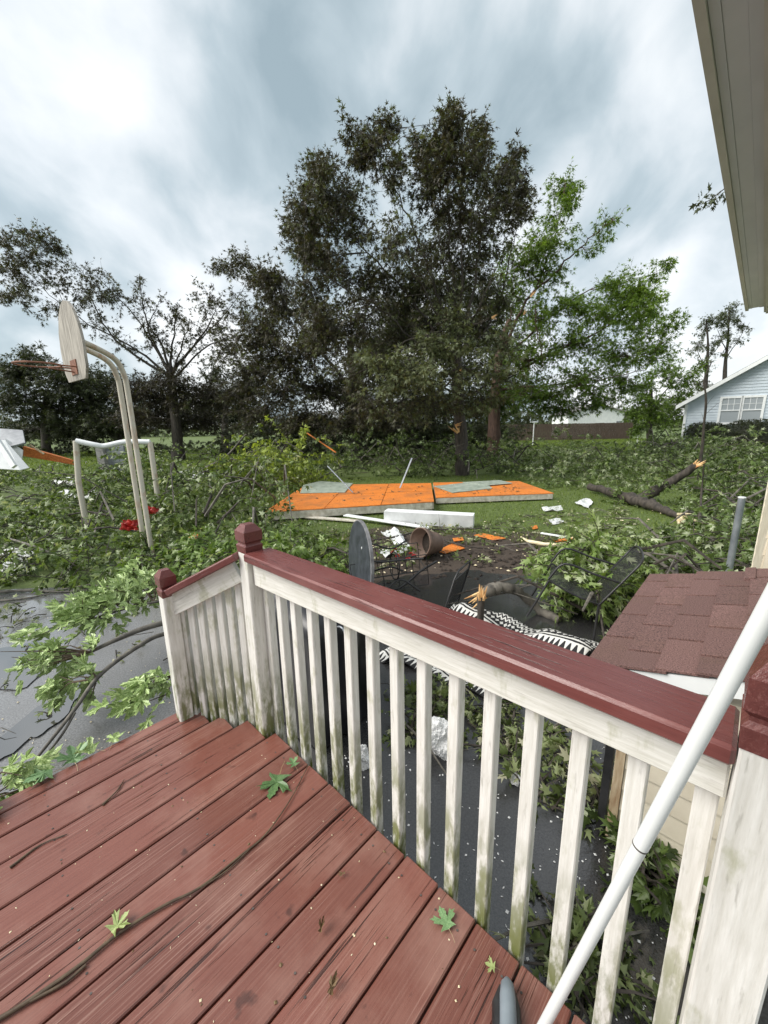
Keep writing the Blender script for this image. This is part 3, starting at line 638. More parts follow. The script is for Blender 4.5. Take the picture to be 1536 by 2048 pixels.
def chips(name, label, n, sampler, z, smin, smax, mat):
    m = MB()
    for i in range(n):
        p = sampler(); s = rng.uniform(smin, smax); a = rng.uniform(0, 6.28); q_ = rng.uniform(.3, 1)
        dx = Vector((math.cos(a), math.sin(a), 0)) * s; dy = Vector((-math.sin(a), math.cos(a), 0)) * s * q_
        c = Vector((p[0], p[1], z)); up_ = Vector((0, 0, s * .5))
        m.quad(c + dx, c + dy + up_ * .4, c + up_, c - dy); m.quad(c - dx, c - dy, c + up_, c + dy + up_ * .4)
    o = m.build(name, mat, fix=False); tag(o, label, None, None, 'stuff'); return o
def s_deck():
    while True:
        a, b = rng.uniform(-.9, .84), rng.uniform(-2.05, .03)
        if b > -1.6 or a < .55: return AB(a, b, 0)
chips('pale_chips', 'tiny pale chips and petals scattered on the deck', 210, s_deck, DZ + .001, .0015, .0045, 'split_pale')
chips('wood_slivers', 'brown slivers and bark crumbs scattered on the deck', 70, s_deck, DZ + .001, .002, .008, 'leaf_single_brown')

# ------------------------------------------------------------------ covered grill behind the railing
gc = Vector((-.53, 2.58, 0))
grill = empty('covered_grill', gc, 'black covered barbecue grill standing just behind the white balusters', 'grill')
m = MB(); nu, nv = 72, 16; ga = ANG
hx, hy = .37, .27; rows = []
for j in range(nv + 1):
    t = j / nv; z = .02 + t * 1.03; row = []
    for i in range(nu):
        a = 2 * math.pi * i / nu; ca, sa = math.cos(a), math.sin(a)
        k = 1 / max(abs(ca), abs(sa)); k = k ** .72
        fold = (1 - t) ** .8 * (.020 * math.sin(a * 9 + 1) + .014 * math.sin(a * 17 + 2 + t * 2)) + .008 * math.sin(a * 5 + t * 9)
        shrink = 1.0 if t < .78 else max(.02, 1 - ((t - .78) / .22) ** 2.2 * .98)
        zz = z if t < .78 else .02 + .78 * 1.03 + (t - .78) * 1.03 * .72
        x, y = (hx * k * ca * (1 + fold * 2) * shrink), (hy * k * sa * (1 + fold * 2) * shrink)
        zz += .018 * math.sin(a * 3 + t * 5) * (t > .6) - (.03 * t * ca if t > .5 else 0)
        p = gc + E2 * x + E1 * y; row.append((p.x, p.y, zz))
    rows.append(row)
for r0 in rows: m.v += r0
for j in range(nv):
    for i in range(nu):
        m.f.append((j * nu + i, j * nu + (i + 1) % nu, (j + 1) * nu + (i + 1) % nu, (j + 1) * nu + i))
m.f.append(tuple(nv * nu + i for i in range(nu)))
m.build('cover', 'black_cover', grill, True)
for sx in (-1, 1):
    for sy in (-1, 1):
        m = MB(); p = gc + E2 * .24 * sx + E1 * .2 * sy; m.tube([p, p + Vector((0, 0, .5))], .02, 8); m.build('leg', 'black_metal', grill)
pts = px_path([(640, 1222), (700, 1262), (735, 1280), (760, 1320), (765, 1360)], .9)
m = MB(); 
p0 = gc + E2 * .30 + E1 * -.05 + Vector((0, 0, .80)); m.tube(smooth_path([tuple(p0), tuple(p0 + E2 * .1 + Vector((0, 0, .03))), tuple(p0 + E2 * .17 + Vector((0, 0, -.10)))], 5), .007, 6); m.build('side_handle', 'galvanised', grill, True)

# ------------------------------------------------------------------ patio furniture
def frame(c, x, y, z):          # local->world helper
    c, x, y, z = Vector(c), Vector(x), Vector(y), Vector(z)
    return lambda p: c + x * p[0] + y * p[1] + z * p[2]
n_ = Vector((-.945, -.32, .06)).normalized(); upv = Vector((.22, -.02, 1)); upv = (upv - n_ * upv.dot(n_)).normalized(); wv = upv.cross(n_)
tb = G(716, 1200); tc_ = tb + upv * .50
table = empty('patio_table', tb, 'dark round patio table tipped on its edge with its curved legs to the right', 'table')
fr_ = frame(tc_, wv, upv, n_); m = MB(); k = 40; RT = .50
ring = lambda z, r: [fr_((r * math.cos(2 * math.pi * i / k), r * math.sin(2 * math.pi * i / k), z)) for i in range(k)]
m.poly_prism(ring(-.012, RT - .012), n_ * .030); m.build('table_top', 'slate_top', table)
m = MB(); rs = [ring(-.016, RT - .012), ring(-.018, RT), ring(.016, RT), ring(.020, RT - .012), ring(-.016, RT - .012)]
for r0, r1 in zip(rs, rs[1:]):
    for i in range(k): m.quad(r0[i], r0[(i + 1) % k], r1[(i + 1) % k], r1[i])
m.build('rim', 'rim_grey', table, True)
m = MB(); c = fr_((.10, .22, .019)); m.tube([c, c + n_ * .004], .014, 12); m.build('umbrella_plug', 'white_plastic', table)
for s1, s2 in ((-.26, -.30), (.26, -.30), (-.26, .12), (.26, .12)):
    m = MB(); pts = [fr_((s1, s2, -.012)), fr_((s1 * 1.1, s2 * .95, -.2)), fr_((s1 * .7, s2 * .6, -.45)), fr_((s1 * 1.1, s2 * 1.0, -.68))]
    m.tube(smooth_path([tuple(p) for p in pts], 5), .012, 6); m.build('leg', 'black_metal', table, True)
m = MB(); pts = [fr_((.17 * math.cos(t), -.08 + .17 * math.sin(t), -.44)) for t in np.linspace(0, 6.28, 17)]; m.tube(pts, .008, 5, False); m.build('leg_ring', 'black_metal', table, True)

def patio_chair(label, origin, x, y, z):
    x, y, z = [Vector(k).normalized() for k in (x, y, z)]; f = frame(origin, x, y, z)
    t = empty('patio_chair', origin, label, 'chair', 'black sling patio chairs thrown about behind the railing')
    def tb_(name, pts, r, mat='black_metal'):
        m = MB(); m.tube(smooth_path([tuple(f(p)) for p in pts], 4), r, 6); return m.build(name, mat, t, True)
    w = .26
    tb_('back_frame', [(-w, .0, .40), (-w, -.10, .75), (-w + .02, -.15, .93), (0, -.16, .97), (w - .02, -.15, .93), (w, -.10, .75), (w, 0, .40)], .012)
    m = MB()
    for i in range(6):
        t0, t1 = i / 6, (i + 1) / 6
        z0, z1 = .44 + .5 * t0, .44 + .5 * t1; y0, y1 = -.155 * t0 - .01 + .02 * math.sin(t0 * 3), -.155 * t1 - .01 + .02 * math.sin(t1 * 3)
        m.quad(f((-w + .012, y0, z0)), f((w - .012, y0, z0)), f((w - .012, y1, z1)), f((-w + .012, y1, z1)))
    m.build('back_sling', 'sling_mesh', t)
    m = MB(); m.quad(f((-w + .01, .02, .42)), f((w - .01, .02, .42)), f((w - .01, .24, .40)), f((-w + .01, .24, .40))); m.quad(f((-w + .01, .24, .40)), f((w - .01, .24, .40)), f((w - .01, .48, .43)), f((-w + .01, .48, .43))); m.build('seat_sling', 'sling_mesh', t)
    for s in (-1, 1):
        tb_('leg', [(w * s, .0, .41), (w * s, -.06, .2), (w * s, -.12, 0)], .012); tb_('leg', [(w * s, .48, .43), (w * s, .50, .2), (w * s, .52, 0)], .012)
        tb_('seat_rail', [(w * s, 0, .41), (w * s, .24, .40), (w * s, .48, .43)], .011)
        tb_('armrest', [(w * s, -.08, .68), (w * s, .15, .66), (w * s, .42, .64), (w * s, .49, .44)], .012)
    return t
def chair_back(label, o, x, z):
    o, x, z = Vector(o), Vector(x), Vector(z); t = empty('chair_back', (o.x, o.y, 0), label, 'chair back', 'black sling patio chairs thrown about behind the railing')
    f = lambda u, v: o + x * u + z * v
    m = MB(); m.tube([f(0, 0), f(0, .86), f(.12, 1), f(.88, 1), f(1, .86), f(1, 0)], .011, 7); m.build('frame', 'black_metal', t, True)
    m = MB(); m.tube([f(0, .80), f(1, .80)], .007, 6); m.build('top_rail', 'black_metal', t); m = MB(); m.tube([f(0, .1), f(1, .1)], .009, 6); m.build('lower_rail', 'black_metal', t)
    m = MB(); m.quad(f(.02, .1), f(.98, .1), f(.98, .8), f(.02, .8)); m.build('sling', 'sling_mesh', t)
c1 = G(884, 1236)
chair_back('black mesh chair back broken off and propped upright left of the splintered post', c1, Vector((.24, .36, .02)), Vector((.16, .06, .50)))
c2 = G(1168, 1268)
patio_chair('black mesh patio chair pinned under leafy branches next to the shingle roof', c2 + Vector((0, .1, -.0)), (.42, .90, 0), (-.80, .38, .30), (.36, 0, .93))

# wire stand
wb = G(800, 1215); ws = empty('wire_stand', wb, 'bent black wire plant stand lying between the table and the tipped pot', 'plant stand')
fx = Vector((.95, .2, .05)); fy = Vector((-.2, .95, .1)); fz = Vector((-.1, -.1, 1)); f = frame(wb + Vector((-.55, .35, 0)), fx, fy, fz)
for (A_, B_) in [((0, 0, .0), (1.0, 0, .0)), ((0, 0, .42), (1.0, 0, .42)), ((0, .4, .0), (1.0, .4, .0)), ((0, .4, .42), (1.0, .4, .42)), ((0, 0, .2), (1, 0, .2)), ((0, .4, .2), (1, .4, .2))]:
    m = MB(); m.tube([f(A_), f(B_)], .006, 5); m.build('rod', 'black_metal', ws)
for i in range(6):
    for yy in (0, .4):
        m = MB(); m.tube([f((i * .2, yy, 0.0)), f((i * .2, yy, .42))], .005, 5); m.build('upright', 'black_metal', ws)
for i in range(4):
    m = MB(); m.tube([f((i * .33, 0, .2)), f((i * .33, .4, .2))], .005, 5); m.build('cross_rod', 'black_metal', ws)
m = MB(); m.tube(smooth_path([tuple(f(p)) for p in [(-.1, -.1, .35), (.2, -.15, .15), (.55, -.1, .06), (.9, .0, .2), (1.15, .05, .28)]], 5), .016, 7); hose = m.build('garden_hose', 'black_metal', None, True); centre(hose); tag(hose, 'black curved hose looped in front of the wire stand', 'hose')

# rug
rc = [G(750, 1318), G(1005, 1412), G(1212, 1306), G(905, 1210)]
nu, nv = 44, 32; verts = []; uvs = []
for j in range(nv + 1):
    for i in range(nu + 1):
        s, t = i / nu, j / nv
        p = rc[0] * (1 - s) * (1 - t) + rc[1] * s * (1 - t) + rc[2] * s * t + rc[3] * (1 - s) * t
        zz = .016 + .12 * max(0, noise.noise(Vector((s * 4.2, t * 3.6, 1.3)))) + .07 * max(0, noise.noise(Vector((s * 9, t * 8, 4.1)))) + .13 * math.exp(-((t - .85) / .12) ** 2) * (.5 + .5 * math.sin(s * 9)) * (s > .1)
        verts.append((p.x + .05 * noise.noise(Vector((s * 5, t * 5, 9))), p.y + .05 * noise.noise(Vector((s * 5, t * 5, 7))), zz)); uvs.append((s, t))
me = bpy.data.meshes.new('patterned_rug'); fcs = [(j * (nu + 1) + i, j * (nu + 1) + i + 1, (j + 1) * (nu + 1) + i + 1, (j + 1) * (nu + 1) + i) for j in range(nv) for i in range(nu)]
me.from_pydata(verts, [], fcs); ul = me.uv_layers.new(name='UVMap')
for lp in me.loops: ul.data[lp.index].uv = uvs[lp.vertex_index]
me.polygons.foreach_set('use_smooth', [True] * len(me.polygons)); me.materials.append(M['rug_weave'])
o = bpy.data.objects.new('patterned_rug', me); COL.objects.link(o); sm = o.modifiers.new('thickness', 'SOLIDIFY'); sm.thickness = .012; sm.offset = -1; centre(o); tag(o, 'crumpled black and white geometric patterned outdoor rug behind the railing', 'rug')

# flower pot and flowers
pb = G(858, 1122); pc = pb + Vector((.0, .2, .235)); ax = Vector((-.80, -.58, .20)).normalized(); s1 = ax.orthogonal().normalized(); s2 = ax.cross(s1)
pot = empty('flower_pot', pb, 'brown ribbed flower pot lying on its side with its mouth to the left', 'pot')
def lathe(prof, k=36):
    m = MB(); rs = [[pc + ax * h * 1.3 + (s1 * math.cos(2 * math.pi * i / k) + s2 * math.sin(2 * math.pi * i / k)) * r * 1.3 for i in range(k)] for h, r in prof]
    for r0 in rs: m.v += [tuple(p) for p in r0]
    for j in range(len(rs) - 1):
        for i in range(k): m.f.append((j * k + i, j * k + (i + 1) % k, (j + 1) * k + (i + 1) % k, (j + 1) * k + i))
    return m
outer = [(-.17, .0), (-.17, .115)] + [(-.17 + .24 * t, .115 + .055 * t + .003 * (i % 2)) for i, t in enumerate(np.linspace(0, 1, 13))] + [(.075, .182), (.13, .186), (.135, .180), (.13, .170), (-.05, .14), (-.06, .0)]
lathe(outer).build('pot_shell', 'pot_clay', pot, True)
lathe([(-.04, .14), (-.025, .10), (-.02, .0)]).build('soil', 'soil', pot, True)
fl = empty('red_flowers', G(805, 1125), 'clump of red geranium flowers spilled from the tipped pot', 'flowers')
LS = LeafSet(); fc = G(800, 1118) + Vector((0, .1, .06))
for i in range(26):
    p0 = fc + Vector((rng.normal(0, .16), rng.normal(0, .08), rng.uniform(-.03, .08))); leaves_on_twig(LS, [p0, p0 + Vector((rng.normal(0, .05), rng.normal(0, .05), .06))], 5, .055, .5)
LS.obj('foliage', 'mid', 'leaf_green', fl)
for i, (u, v) in enumerate([(785, 1106), (795, 1112), (822, 1108), (828, 1112), (816, 1118), (790, 1100)]):
    c = G(u, v, .10) ; LS = LeafSet(); n = 26; nn = rnd_unit(n); nn[:, 2] = abs(nn[:, 2]); LS.add(np.array(c) + nn * .018, nn, rnd_unit(n), np.full(n, .026), rng.random(n)); b = LS.obj('bloom', 'mid', 'leaf_green', fl); b.data.materials[0] = M['petal_red']

# ------------------------------------------------------------------ branches
def splinter(name, c, d, r, parent, mat='split_wood', n=9, ln=.22):
    d = Vector(d).normalized(); s = d.orthogonal().normalized(); w = d.cross(s); m = MB()
    for i in range(n):
        a = rng.uniform(0, 6.28); q_ = r * rng.uniform(0, .8); b = Vector(c) + (s * math.cos(a) + w * math.sin(a)) * q_ - d * r * .6
        tip = b + d * ln * rng.uniform(.4, 1.1) + (s * math.cos(a) + w * math.sin(a)) * ln * rng.uniform(0, .35)
        m.tube([b, b.lerp(tip, .6), tip], [r * .34, r * .22, r * .03], 4)
    return m.build(name, mat, parent)
def branch(label, pts, mat='bark', cat='branch', twigs=0, leaf=None, nl=10, lsize=.11, tint=.6, kind='mid', split=None, twl=.5, name='fallen_branch', group=None, upb=.2, spl=None):
    """pts: world points with radius (x,y,z,r)"""
    sp_ = smooth_path(pts, 5); root = empty(name, sp_[len(sp_) // 2][:3], label, cat, group)
    root.location.z = min(p[2] for p in sp_)
    m = MB(); m.tube([np.array(p[:3]) + rng.normal(0, .12, 3) * p[3] for p in sp_], [max(.002, p[3] * (1 + .10 * rng.normal())) for p in sp_], 10); m.build('stem', mat, root, True)
    if split: splinter('split_end', sp_[0][:3], Vector(sp_[0][:3]) - Vector(sp_[2][:3]), spl[0] if spl else sp_[0][3], root, split, *((spl[1], spl[2]) if spl else ()))
    if twigs:
        LS = LeafSet(); m = MB()
        for i in range(twigs):
            j = rng.integers(len(sp_) // 4, len(sp_)); b = np.array(sp_[j][:3]); tg = unit(np.array(sp_[min(j + 1, len(sp_) - 1)][:3]) - np.array(sp_[max(j - 1, 0)][:3]))
            d = unit(rnd_unit(1)[0] + tg * .8 + np.array([0, 0, upb])); l = twl * rng.uniform(.5, 1.2)
            p1 = b + d * l * .5; p2 = b + d * l + np.array([0, 0, -.15 * l])
            for p in (p1, p2): p[2] = max(p[2], .03)
            m.tube([b, p1, p2], [.006, .004, .002], 4, False)
            if leaf: leaves_on_twig(LS, [b, p1, p2], nl, lsize, tint)
        m.build('twigs', mat, root)
        if leaf: LS.obj('foliage', kind, leaf, root)
    return root
def W(u, v, Y, r): p = D(u, v, Y); return (p.x, p.y, p.z, r)
def WG(u, v, z, r): p = G(u, v, z); return (p.x, p.y, p.z, r)
branch('curved thick broken limb with an orange splintered end, arched over the patio', [WG(968, 1190, .28, .055), WG(985, 1178, .33, .062), WG(1012, 1175, .33, .058), WG(1045, 1188, .24, .052), WG(1082, 1222, .05, .045), WG(1120, 1240, .03, .04)], 'bark_grey', 'branch', split='split_wood')
st = empty('splintered_stump', G(960, 1252), 'short dark post with an orange splintered top rising from the rug', 'stump')
p = G(960, 1262); m = MB(); m.tube([p, p + Vector((0, 0, .2)), p + Vector((.0, .02, .36))], [.035, .034, .04], 10); m.build('trunk', 'bark', st, True)
splinter('split_top', p + Vector((0, .02, .37)), (0, .05, 1), .045, st, 'split_wood', 12, .14)
branch('thick dark broken limb angled up out of the leafy heap at right', [W(1392, 930, 9.3, .085), W(1350, 960, 9.6, .10), W(1310, 982, 9.8, .115), WG(1275, 1000, .1, .12), WG(1240, 1004, .05, .11)], 'bark', twigs=26, leaf='leaf_debris', lsize=.13, nl=12, split='split_wood', spl=(.07, 8, .25))
branch('fallen trunk with a long pale splintered tip on the grass at right', [WG(1362, 1036, .08, .03), WG(1330, 1020, .10, .09), WG(1300, 1010, .13, .12), WG(1268, 1000, .16, .14), WG(1230, 985, .2, .12), WG(1180, 975, .15, .10)], 'bark', split='split_pale', spl=(.10, 18, .8))
branch('long bare branch pointing up left of the yellow-green foliage', [W(345, 965, 13, .05), W(400, 940, 13, .045), W(450, 915, 12.6, .035), W(492, 868, 12.2, .02)], 'bark_grey', twigs=5, twl=.8)
branch('thin bare stick lying along the far edge of the driveway', [WG(-20, 1186, .03, .018), WG(60, 1181, .03, .017), WG(120, 1184, .02, .014), WG(172, 1180, .02, .01)], 'bark_grey')
branch('slim pale stick lying just in front of the driveway-edge stick', [WG(-20, 1203, .03, .014), WG(40, 1198, .02, .012), WG(100, 1188, .02, .008)], 'bark_grey')
branch('grey bowed stick arching out of the left heap', [WG(20, 1078, .25, .016), WG(60, 1090, .34, .018), WG(105, 1108, .30, .016), WG(148, 1135, .08, .012)], 'bark_grey')
branch('dark thin branch crossing in front of the white sheet at far left', [WG(-10, 1132, .15, .03), WG(30, 1110, .2, .024), WG(90, 1096, .2, .016), WG(130, 1085, .2, .01)], 'bark')
branch('thin dark branch lying behind the tipped flower pot', [WG(740, 1082, .05, .016), WG(800, 1072, .10, .018), WG(850, 1060, .06, .016), WG(930, 1058, .06, .012), WG(1000, 1056, .06, .009)], 'bark', twigs=5, twl=.4)
branch('dark forked stick in front of the orange plywood scraps', [WG(880, 1078, .05, .014), WG(930, 1092, .06, .013), WG(1010, 1100, .04, .009)], 'bark', twigs=4, twl=.35)
branch('thin dead sapling standing before the blue house', [W(1398, 960, 12.5, .05), W(1405, 880, 12.5, .04), W(1412, 800, 12.4, .03), W(1408, 760, 12.4, .022), W(1424, 722, 12.3, .012)], 'bark', 'sapling', twigs=5, twl=.7, name='bare_sapling')
branch('slim dark sapling stem at right in front of the leafy heap', [WG(1398, 1080, .0, .025), W(1402, 1000, 8.0, .02), W(1408, 930, 8.0, .012)], 'bark', 'sapling', twigs=3, twl=.4, name='bare_sapling')

# near-left branch with large leaves, each leaf a part
leafmeshes = [near_leaf_mesh('leaf_branch', 40 + i, 1.6) for i in range(6)]
def big_branch(label, stems, clusters, seed):
    rr = np.random.default_rng(seed); s0 = stems[0]; c = s0[len(s0) // 2]; root = empty('leafy_branch', (c[0], c[1], 0), label, 'branch', 'leafy branches torn down around the deck')
    allp = []
    for s in stems:
        sp_ = smooth_path(s, 6); allp += [np.array(p[:3]) for p in sp_]; m = MB(); m.tube([p[:3] for p in sp_], [max(.002, p[3]) for p in sp_], 8); m.build('stem', 'bark_grey', root, True)
    allp = np.array(allp)
    for (u, v, Y, rad, n, size, sweep) in clusters:
        c = np.array(D(u, v, Y)); near = allp[np.argmin(((allp - c) ** 2).sum(1))]
        m = MB(); tips = []
        for t in range(max(4, n // 5)):
            tip = c + rr.normal(0, 1, 3) * np.array(rad) * .65
            tip[2] = max(tip[2], .06); mid = (near + tip) / 2 + rr.normal(0, .03, 3); m.tube([near, mid, tip], [.006, .004, .002], 5, False); tips.append((mid, tip))
        m.build('twigs', 'stem_brown', root)
        for i in range(n):
            mid, tip = tips[i % len(tips)]; f_ = rr.uniform(.25, 1.05); pos = mid + (tip - mid) * f_ + rr.normal(0, .03, 3); pos[2] = max(pos[2], .05)
            ax_ = unit(unit(tip - near) * .7 + np.array(sweep) * .8 + rr.normal(0, .45, 3) + np.array([0, 0, -.25])); nz = unit(np.array([0, -.35, .8]) + rr.normal(0, .45, 3))
            z_ = unit(nz - ax_ * nz.dot(ax_)); x_ = np.cross(ax_, z_); k_ = size * rr.uniform(.7, 1.25)
            o = bpy.data.objects.new('leaf', leafmeshes[rr.integers(6)]); COL.objects.link(o)
            o.rotation_euler = Matrix((tuple(x_), tuple(ax_), tuple(z_))).transposed().to_euler(); o.scale = (k_ * .54, k_, k_); o.location = Vector(pos); local(o, root)
    return root
def stem_pts(lst): return [WG(*x) for x in lst]
big_branch('pale green leafy branch hanging over the driveway just left of the railing', [
    stem_pts([(470, 1235, .03, .03), (400, 1235, .35, .026), (335, 1244, .48, .024), (265, 1265, .50, .02), (180, 1304, .46, .013)]),
    stem_pts([(400, 1250, .32, .02), (335, 1266, .42, .018), (290, 1284, .45, .018), (205, 1345, .40, .015), (150, 1418, .34, .012), (110, 1470, .28, .010), (70, 1520, .2, .008), (20, 1580, .06, .006)]),
    stem_pts([(150, 1425, .33, .008), (118, 1478, .25, .007), (60, 1545, .1, .005)]),
    stem_pts([(330, 1200, .55, .012), (260, 1215, .55, .01), (180, 1240, .5, .007)])],
    [(250, 1185, 3.25, (.30, .22, .10), 80, .14, (-.7, -.2, .1)), (170, 1235, 3.0, (.28, .2, .10), 60, .14, (-.8, -.2, 0)), (300, 1160, 3.5, (.2, .2, .10), 40, .14, (-.6, 0, .1)),
     (120, 1315, 2.55, (.15, .14, .10), 38, .13, (-.3, -.1, -.5)), (150, 1370, 2.45, (.10, .12, .10), 32, .13, (-.1, -.1, -.8)), (60, 1310, 2.5, (.14, .1, .07), 10, .11, (-.8, 0, .2)), (70, 1340, 2.4, (.08, .1, .06), 10, .10, (-.5, 0, -.4))], 5)
big_branch('small spray of long pale leaves poking out at the foot of the railing', [
    stem_pts([(470, 1300, .05, .014), (400, 1340, .35, .010), (345, 1350, .52, .007)])],
    [(310, 1375, 2.05, (.10, .08, .04), 22, .12, (-.8, -.2, -.4)), (275, 1400, 2.0, (.06, .06, .04), 14, .12, (-.8, -.2, -.5))], 8)
big_branch('clump of green leaves rising at the outer deck corner, bottom left', [
    [(-2.6, 1.5, .03, .02), (-2.2, 1.5, .3, .016), (-1.86, 1.38, .5, .01)]],
    [(10, 1565, 1.5, (.09, .1, .06), 26, .12, (.2, -.2, .2)), (15, 1620, 1.45, (.07, .08, .06), 18, .12, (.2, -.3, -.4)), (-10, 1660, 1.38, (.06, .06, .05), 12, .11, (.1, 0, -.4))], 13)

# ------------------------------------------------------------------ yard debris
def slab(name, label, cat, corners, thick, mat, zs=None, group=None):
    m = MB()
    if name == 'white_sheet' and len(corners) == 4:
        c = [Vector(k) for k in corners]; ng = 14; sd_ = rng.uniform(0, 50); sz_ = (c[2] - c[0]).length
        for a in range(ng + 1):
            for b in range(ng + 1):
                p = c[0].lerp(c[1], a / ng).lerp(c[3].lerp(c[2], a / ng), b / ng); f_ = Vector((a / ng * 2.4, b / ng * 2.4, sd_)); ed = .06 * sz_
                m.v.append((p.x + ed * noise.noise(f_ * 1.7), p.y + ed * noise.noise(f_ * 1.7 + Vector((9, 0, 0))), max(.012, p.z - .01 + .10 * sz_ * noise.noise(f_) + .04 * sz_ * noise.noise(f_ * 2.6))))
        m.f = [(a * (ng + 1) + b, (a + 1) * (ng + 1) + b, (a + 1) * (ng + 1) + b + 1, a * (ng + 1) + b + 1) for a in range(ng) for b in range(ng)]
        o = m.build(name, mat); md = o.modifiers.new('thickness', 'SOLIDIFY'); md.thickness = .006; centre(o); return tag(o, label, cat, group)
    m.poly_prism(corners, (0, 0, -thick)); o = m.build(name, mat, None, bevel=min(.004, thick * .2)); centre(o); return tag(o, label, cat, group)
def pxc(l, z): return [G(u, v, z) for u, v in l]
def wall_panel(label, px_, z, th):
    c = pxc(px_, z); root = empty('wall_panel', ((c[0] + c[2]) / 2).xy.to_3d(), label, 'wall panel', 'orange sheathed wall panels lying on the lawn')
    fl_, fr2, br2, bl2 = c
    n = 3
    for i in range(n):          # sheathing sheets, butted with a narrow joint
        a0, a1 = i / n + (.002 if i else 0), (i + 1) / n - (.002 if i < n - 1 else 0)
        for j, (d0, d1) in enumerate(((0, .497), (.503, 1))):
            e0 = fl_.lerp(fr2, a0).lerp(bl2.lerp(br2, a0), d0); e1 = fl_.lerp(fr2, a1).lerp(bl2.lerp(br2, a1), d0); e2 = fl_.lerp(fr2, a1).lerp(bl2.lerp(br2, a1), d1); e3 = fl_.lerp(fr2, a0).lerp(bl2.lerp(br2, a0), d1)
            m = MB(); off = Vector((0, 0, rng.uniform(-.004, .004))); m.poly_prism([e + off for e in (e0, e1, e2, e3)], (0, 0, -.016)); m.build('sheathing_sheet', 'osb', root)
    for p, q_, nm in ((fl_, fr2, 'edge_board'), (fr2, br2, 'edge_board'), (br2, bl2, 'edge_board'), (bl2, fl_, 'edge_board')):
        d = (q_ - p).normalized(); s = Vector((-d.y, d.x, 0)) * .04; m = MB(); m.box(p - Vector((0, 0, th)) + d * .041, (q_ - p) - d * .082 if nm else q_ - p, s, (0, 0, th - .022)); m.build(nm, 'white_edge', root)
    for k in range(1, 4):
        p = fl_.lerp(fr2, k / 4); q_ = bl2.lerp(br2, k / 4); d = (q_ - p).normalized(); s = Vector((-d.y, d.x, 0)) * .04; m = MB(); m.box(p - Vector((0, 0, th)) + d * .06, (q_ - p) - d * .12, s, (0, 0, th - .022)); m.build('stud', 'white_edge', root)
    return root
wall_panel('orange sheathed wall panel with white edges, the left and nearer of two', [(528, 1024), (868, 1003), (862, 966), (610, 970)], .24, .19)
wall_panel('orange sheathed wall panel with white edges, the right of two', [(872, 995), (1108, 986), (1038, 962), (866, 965)], .20, .16)
ins = [([(600, 986), (690, 984), (706, 966), (640, 962), (606, 970)], 'crumpled grey sheet lying on the left orange panel', .262), ([(868, 972), (905, 985), (985, 976), (975, 968), (940, 964)], 'grey-green insulation sheet on the right orange panel, larger piece', .222), ([(925, 964), (975, 970), (1025, 966), (1000, 960)], 'grey-green insulation sheet at the rear edge of the right panel', .242)]
for c, lab, z in ins: slab('insulation_sheet', lab, 'insulation', pxc(c, z), .018, 'insulation', group='grey sheets on the panels')
def stick(name, label, cat, a, b, w, t, mat, group=None, roll=0):
    a, b = Vector(a), Vector(b); d = (b - a).normalized(); s = d.cross(Vector((0, 0, 1))); s = s.normalized() if s.length > 1e-3 else Vector((1, 0, 0)); u_ = s.cross(d)
    m = MB(); m.cbox((a + b) / 2, d * ((b - a).length / 2), s * (w / 2), u_ * (t / 2)); o = m.build(name, mat, None, bevel=min(w, t) * .12); centre(o); return tag(o, label, cat, group)
stick('metal_strip', 'bent grey metal strip standing up from the left orange panel', 'metal strip', G(800, 976, .27), D(824, 916, 11.6), .06, .015, 'galvanised')
stick('metal_strip', 'thin grey pipe slanting over the crumpled sheet on the left panel', 'metal strip', G(706, 985, .30), D(655, 932, 11.6), .035, .02, 'galvanised')
bm_ = empty('white_beam', G(860, 1050), 'long white boxed beam lying in front of the orange panels', 'beam')
f0, f1 = G(768, 1046, .02), G(946, 1057, .02); dd = (f1 - f0).normalized(); nn = Vector((-dd.y, dd.x, 0))
m = MB(); m.box(f0, f1 - f0, nn * .02, (0, 0, .26)); m.build('face_board', 'white_panel', bm_, bevel=.004)
m = MB(); m.box(f0 + nn * .021 + Vector((0, 0, .24)), f1 - f0, nn * .26, (0, 0, .02)); m.build('top_board', 'white_trim', bm_, bevel=.004)
m = MB(); m.box(f1 - dd * .022 + nn * .021, dd * .02, nn * .24, (0, 0, .238)); m.build('end_cap', 'white_trim', bm_)
stick('white_board', 'thin white board slanting under the white beam', 'board', G(690, 1030, .12), G(860, 1056, .04), .16, .02, 'white_trim', 'white boards on the lawn')
stick('white_board', 'narrow white board lying left of the white beam under the orange panel', 'board', G(590, 1032, .05), G(720, 1042, .05), .16, .03, 'white_edge', 'white boards on the lawn')
slab('white_sheet', 'white panel lying between the tipped table and the flower pot', 'sheet', pxc([(762, 1060), (790, 1056), (820, 1090), (805, 1102)], .05), .02, 'white_panel', group='white sheets among the debris')
slab('white_sheet', 'small white panel corner beside the tipped table', 'sheet', pxc([(758, 1098), (790, 1094), (808, 1104), (770, 1112)], .04), .02, 'white_panel', group='white sheets among the debris')
slab('white_sheet', 'torn white sheet on the grass right of the orange panels', 'sheet', pxc([(1082, 1014), (1122, 1008), (1126, 1018), (1090, 1022)], .04), .012, 'white_panel', group='white sheets among the debris')
slab('white_sheet', 'folded white sheet on the grass near the fallen trunk', 'sheet', pxc([(1150, 1004), (1172, 994), (1186, 1004), (1176, 1014)], .06), .012, 'white_panel', group='white sheets among the debris')
slab('white_sheet', 'small pale sheet on the grass between the torn sheet and the split boards', 'sheet', pxc([(1096, 1040), (1118, 1034), (1128, 1042), (1108, 1048)], .03), .012, 'white_panel', group='white sheets among the debris')
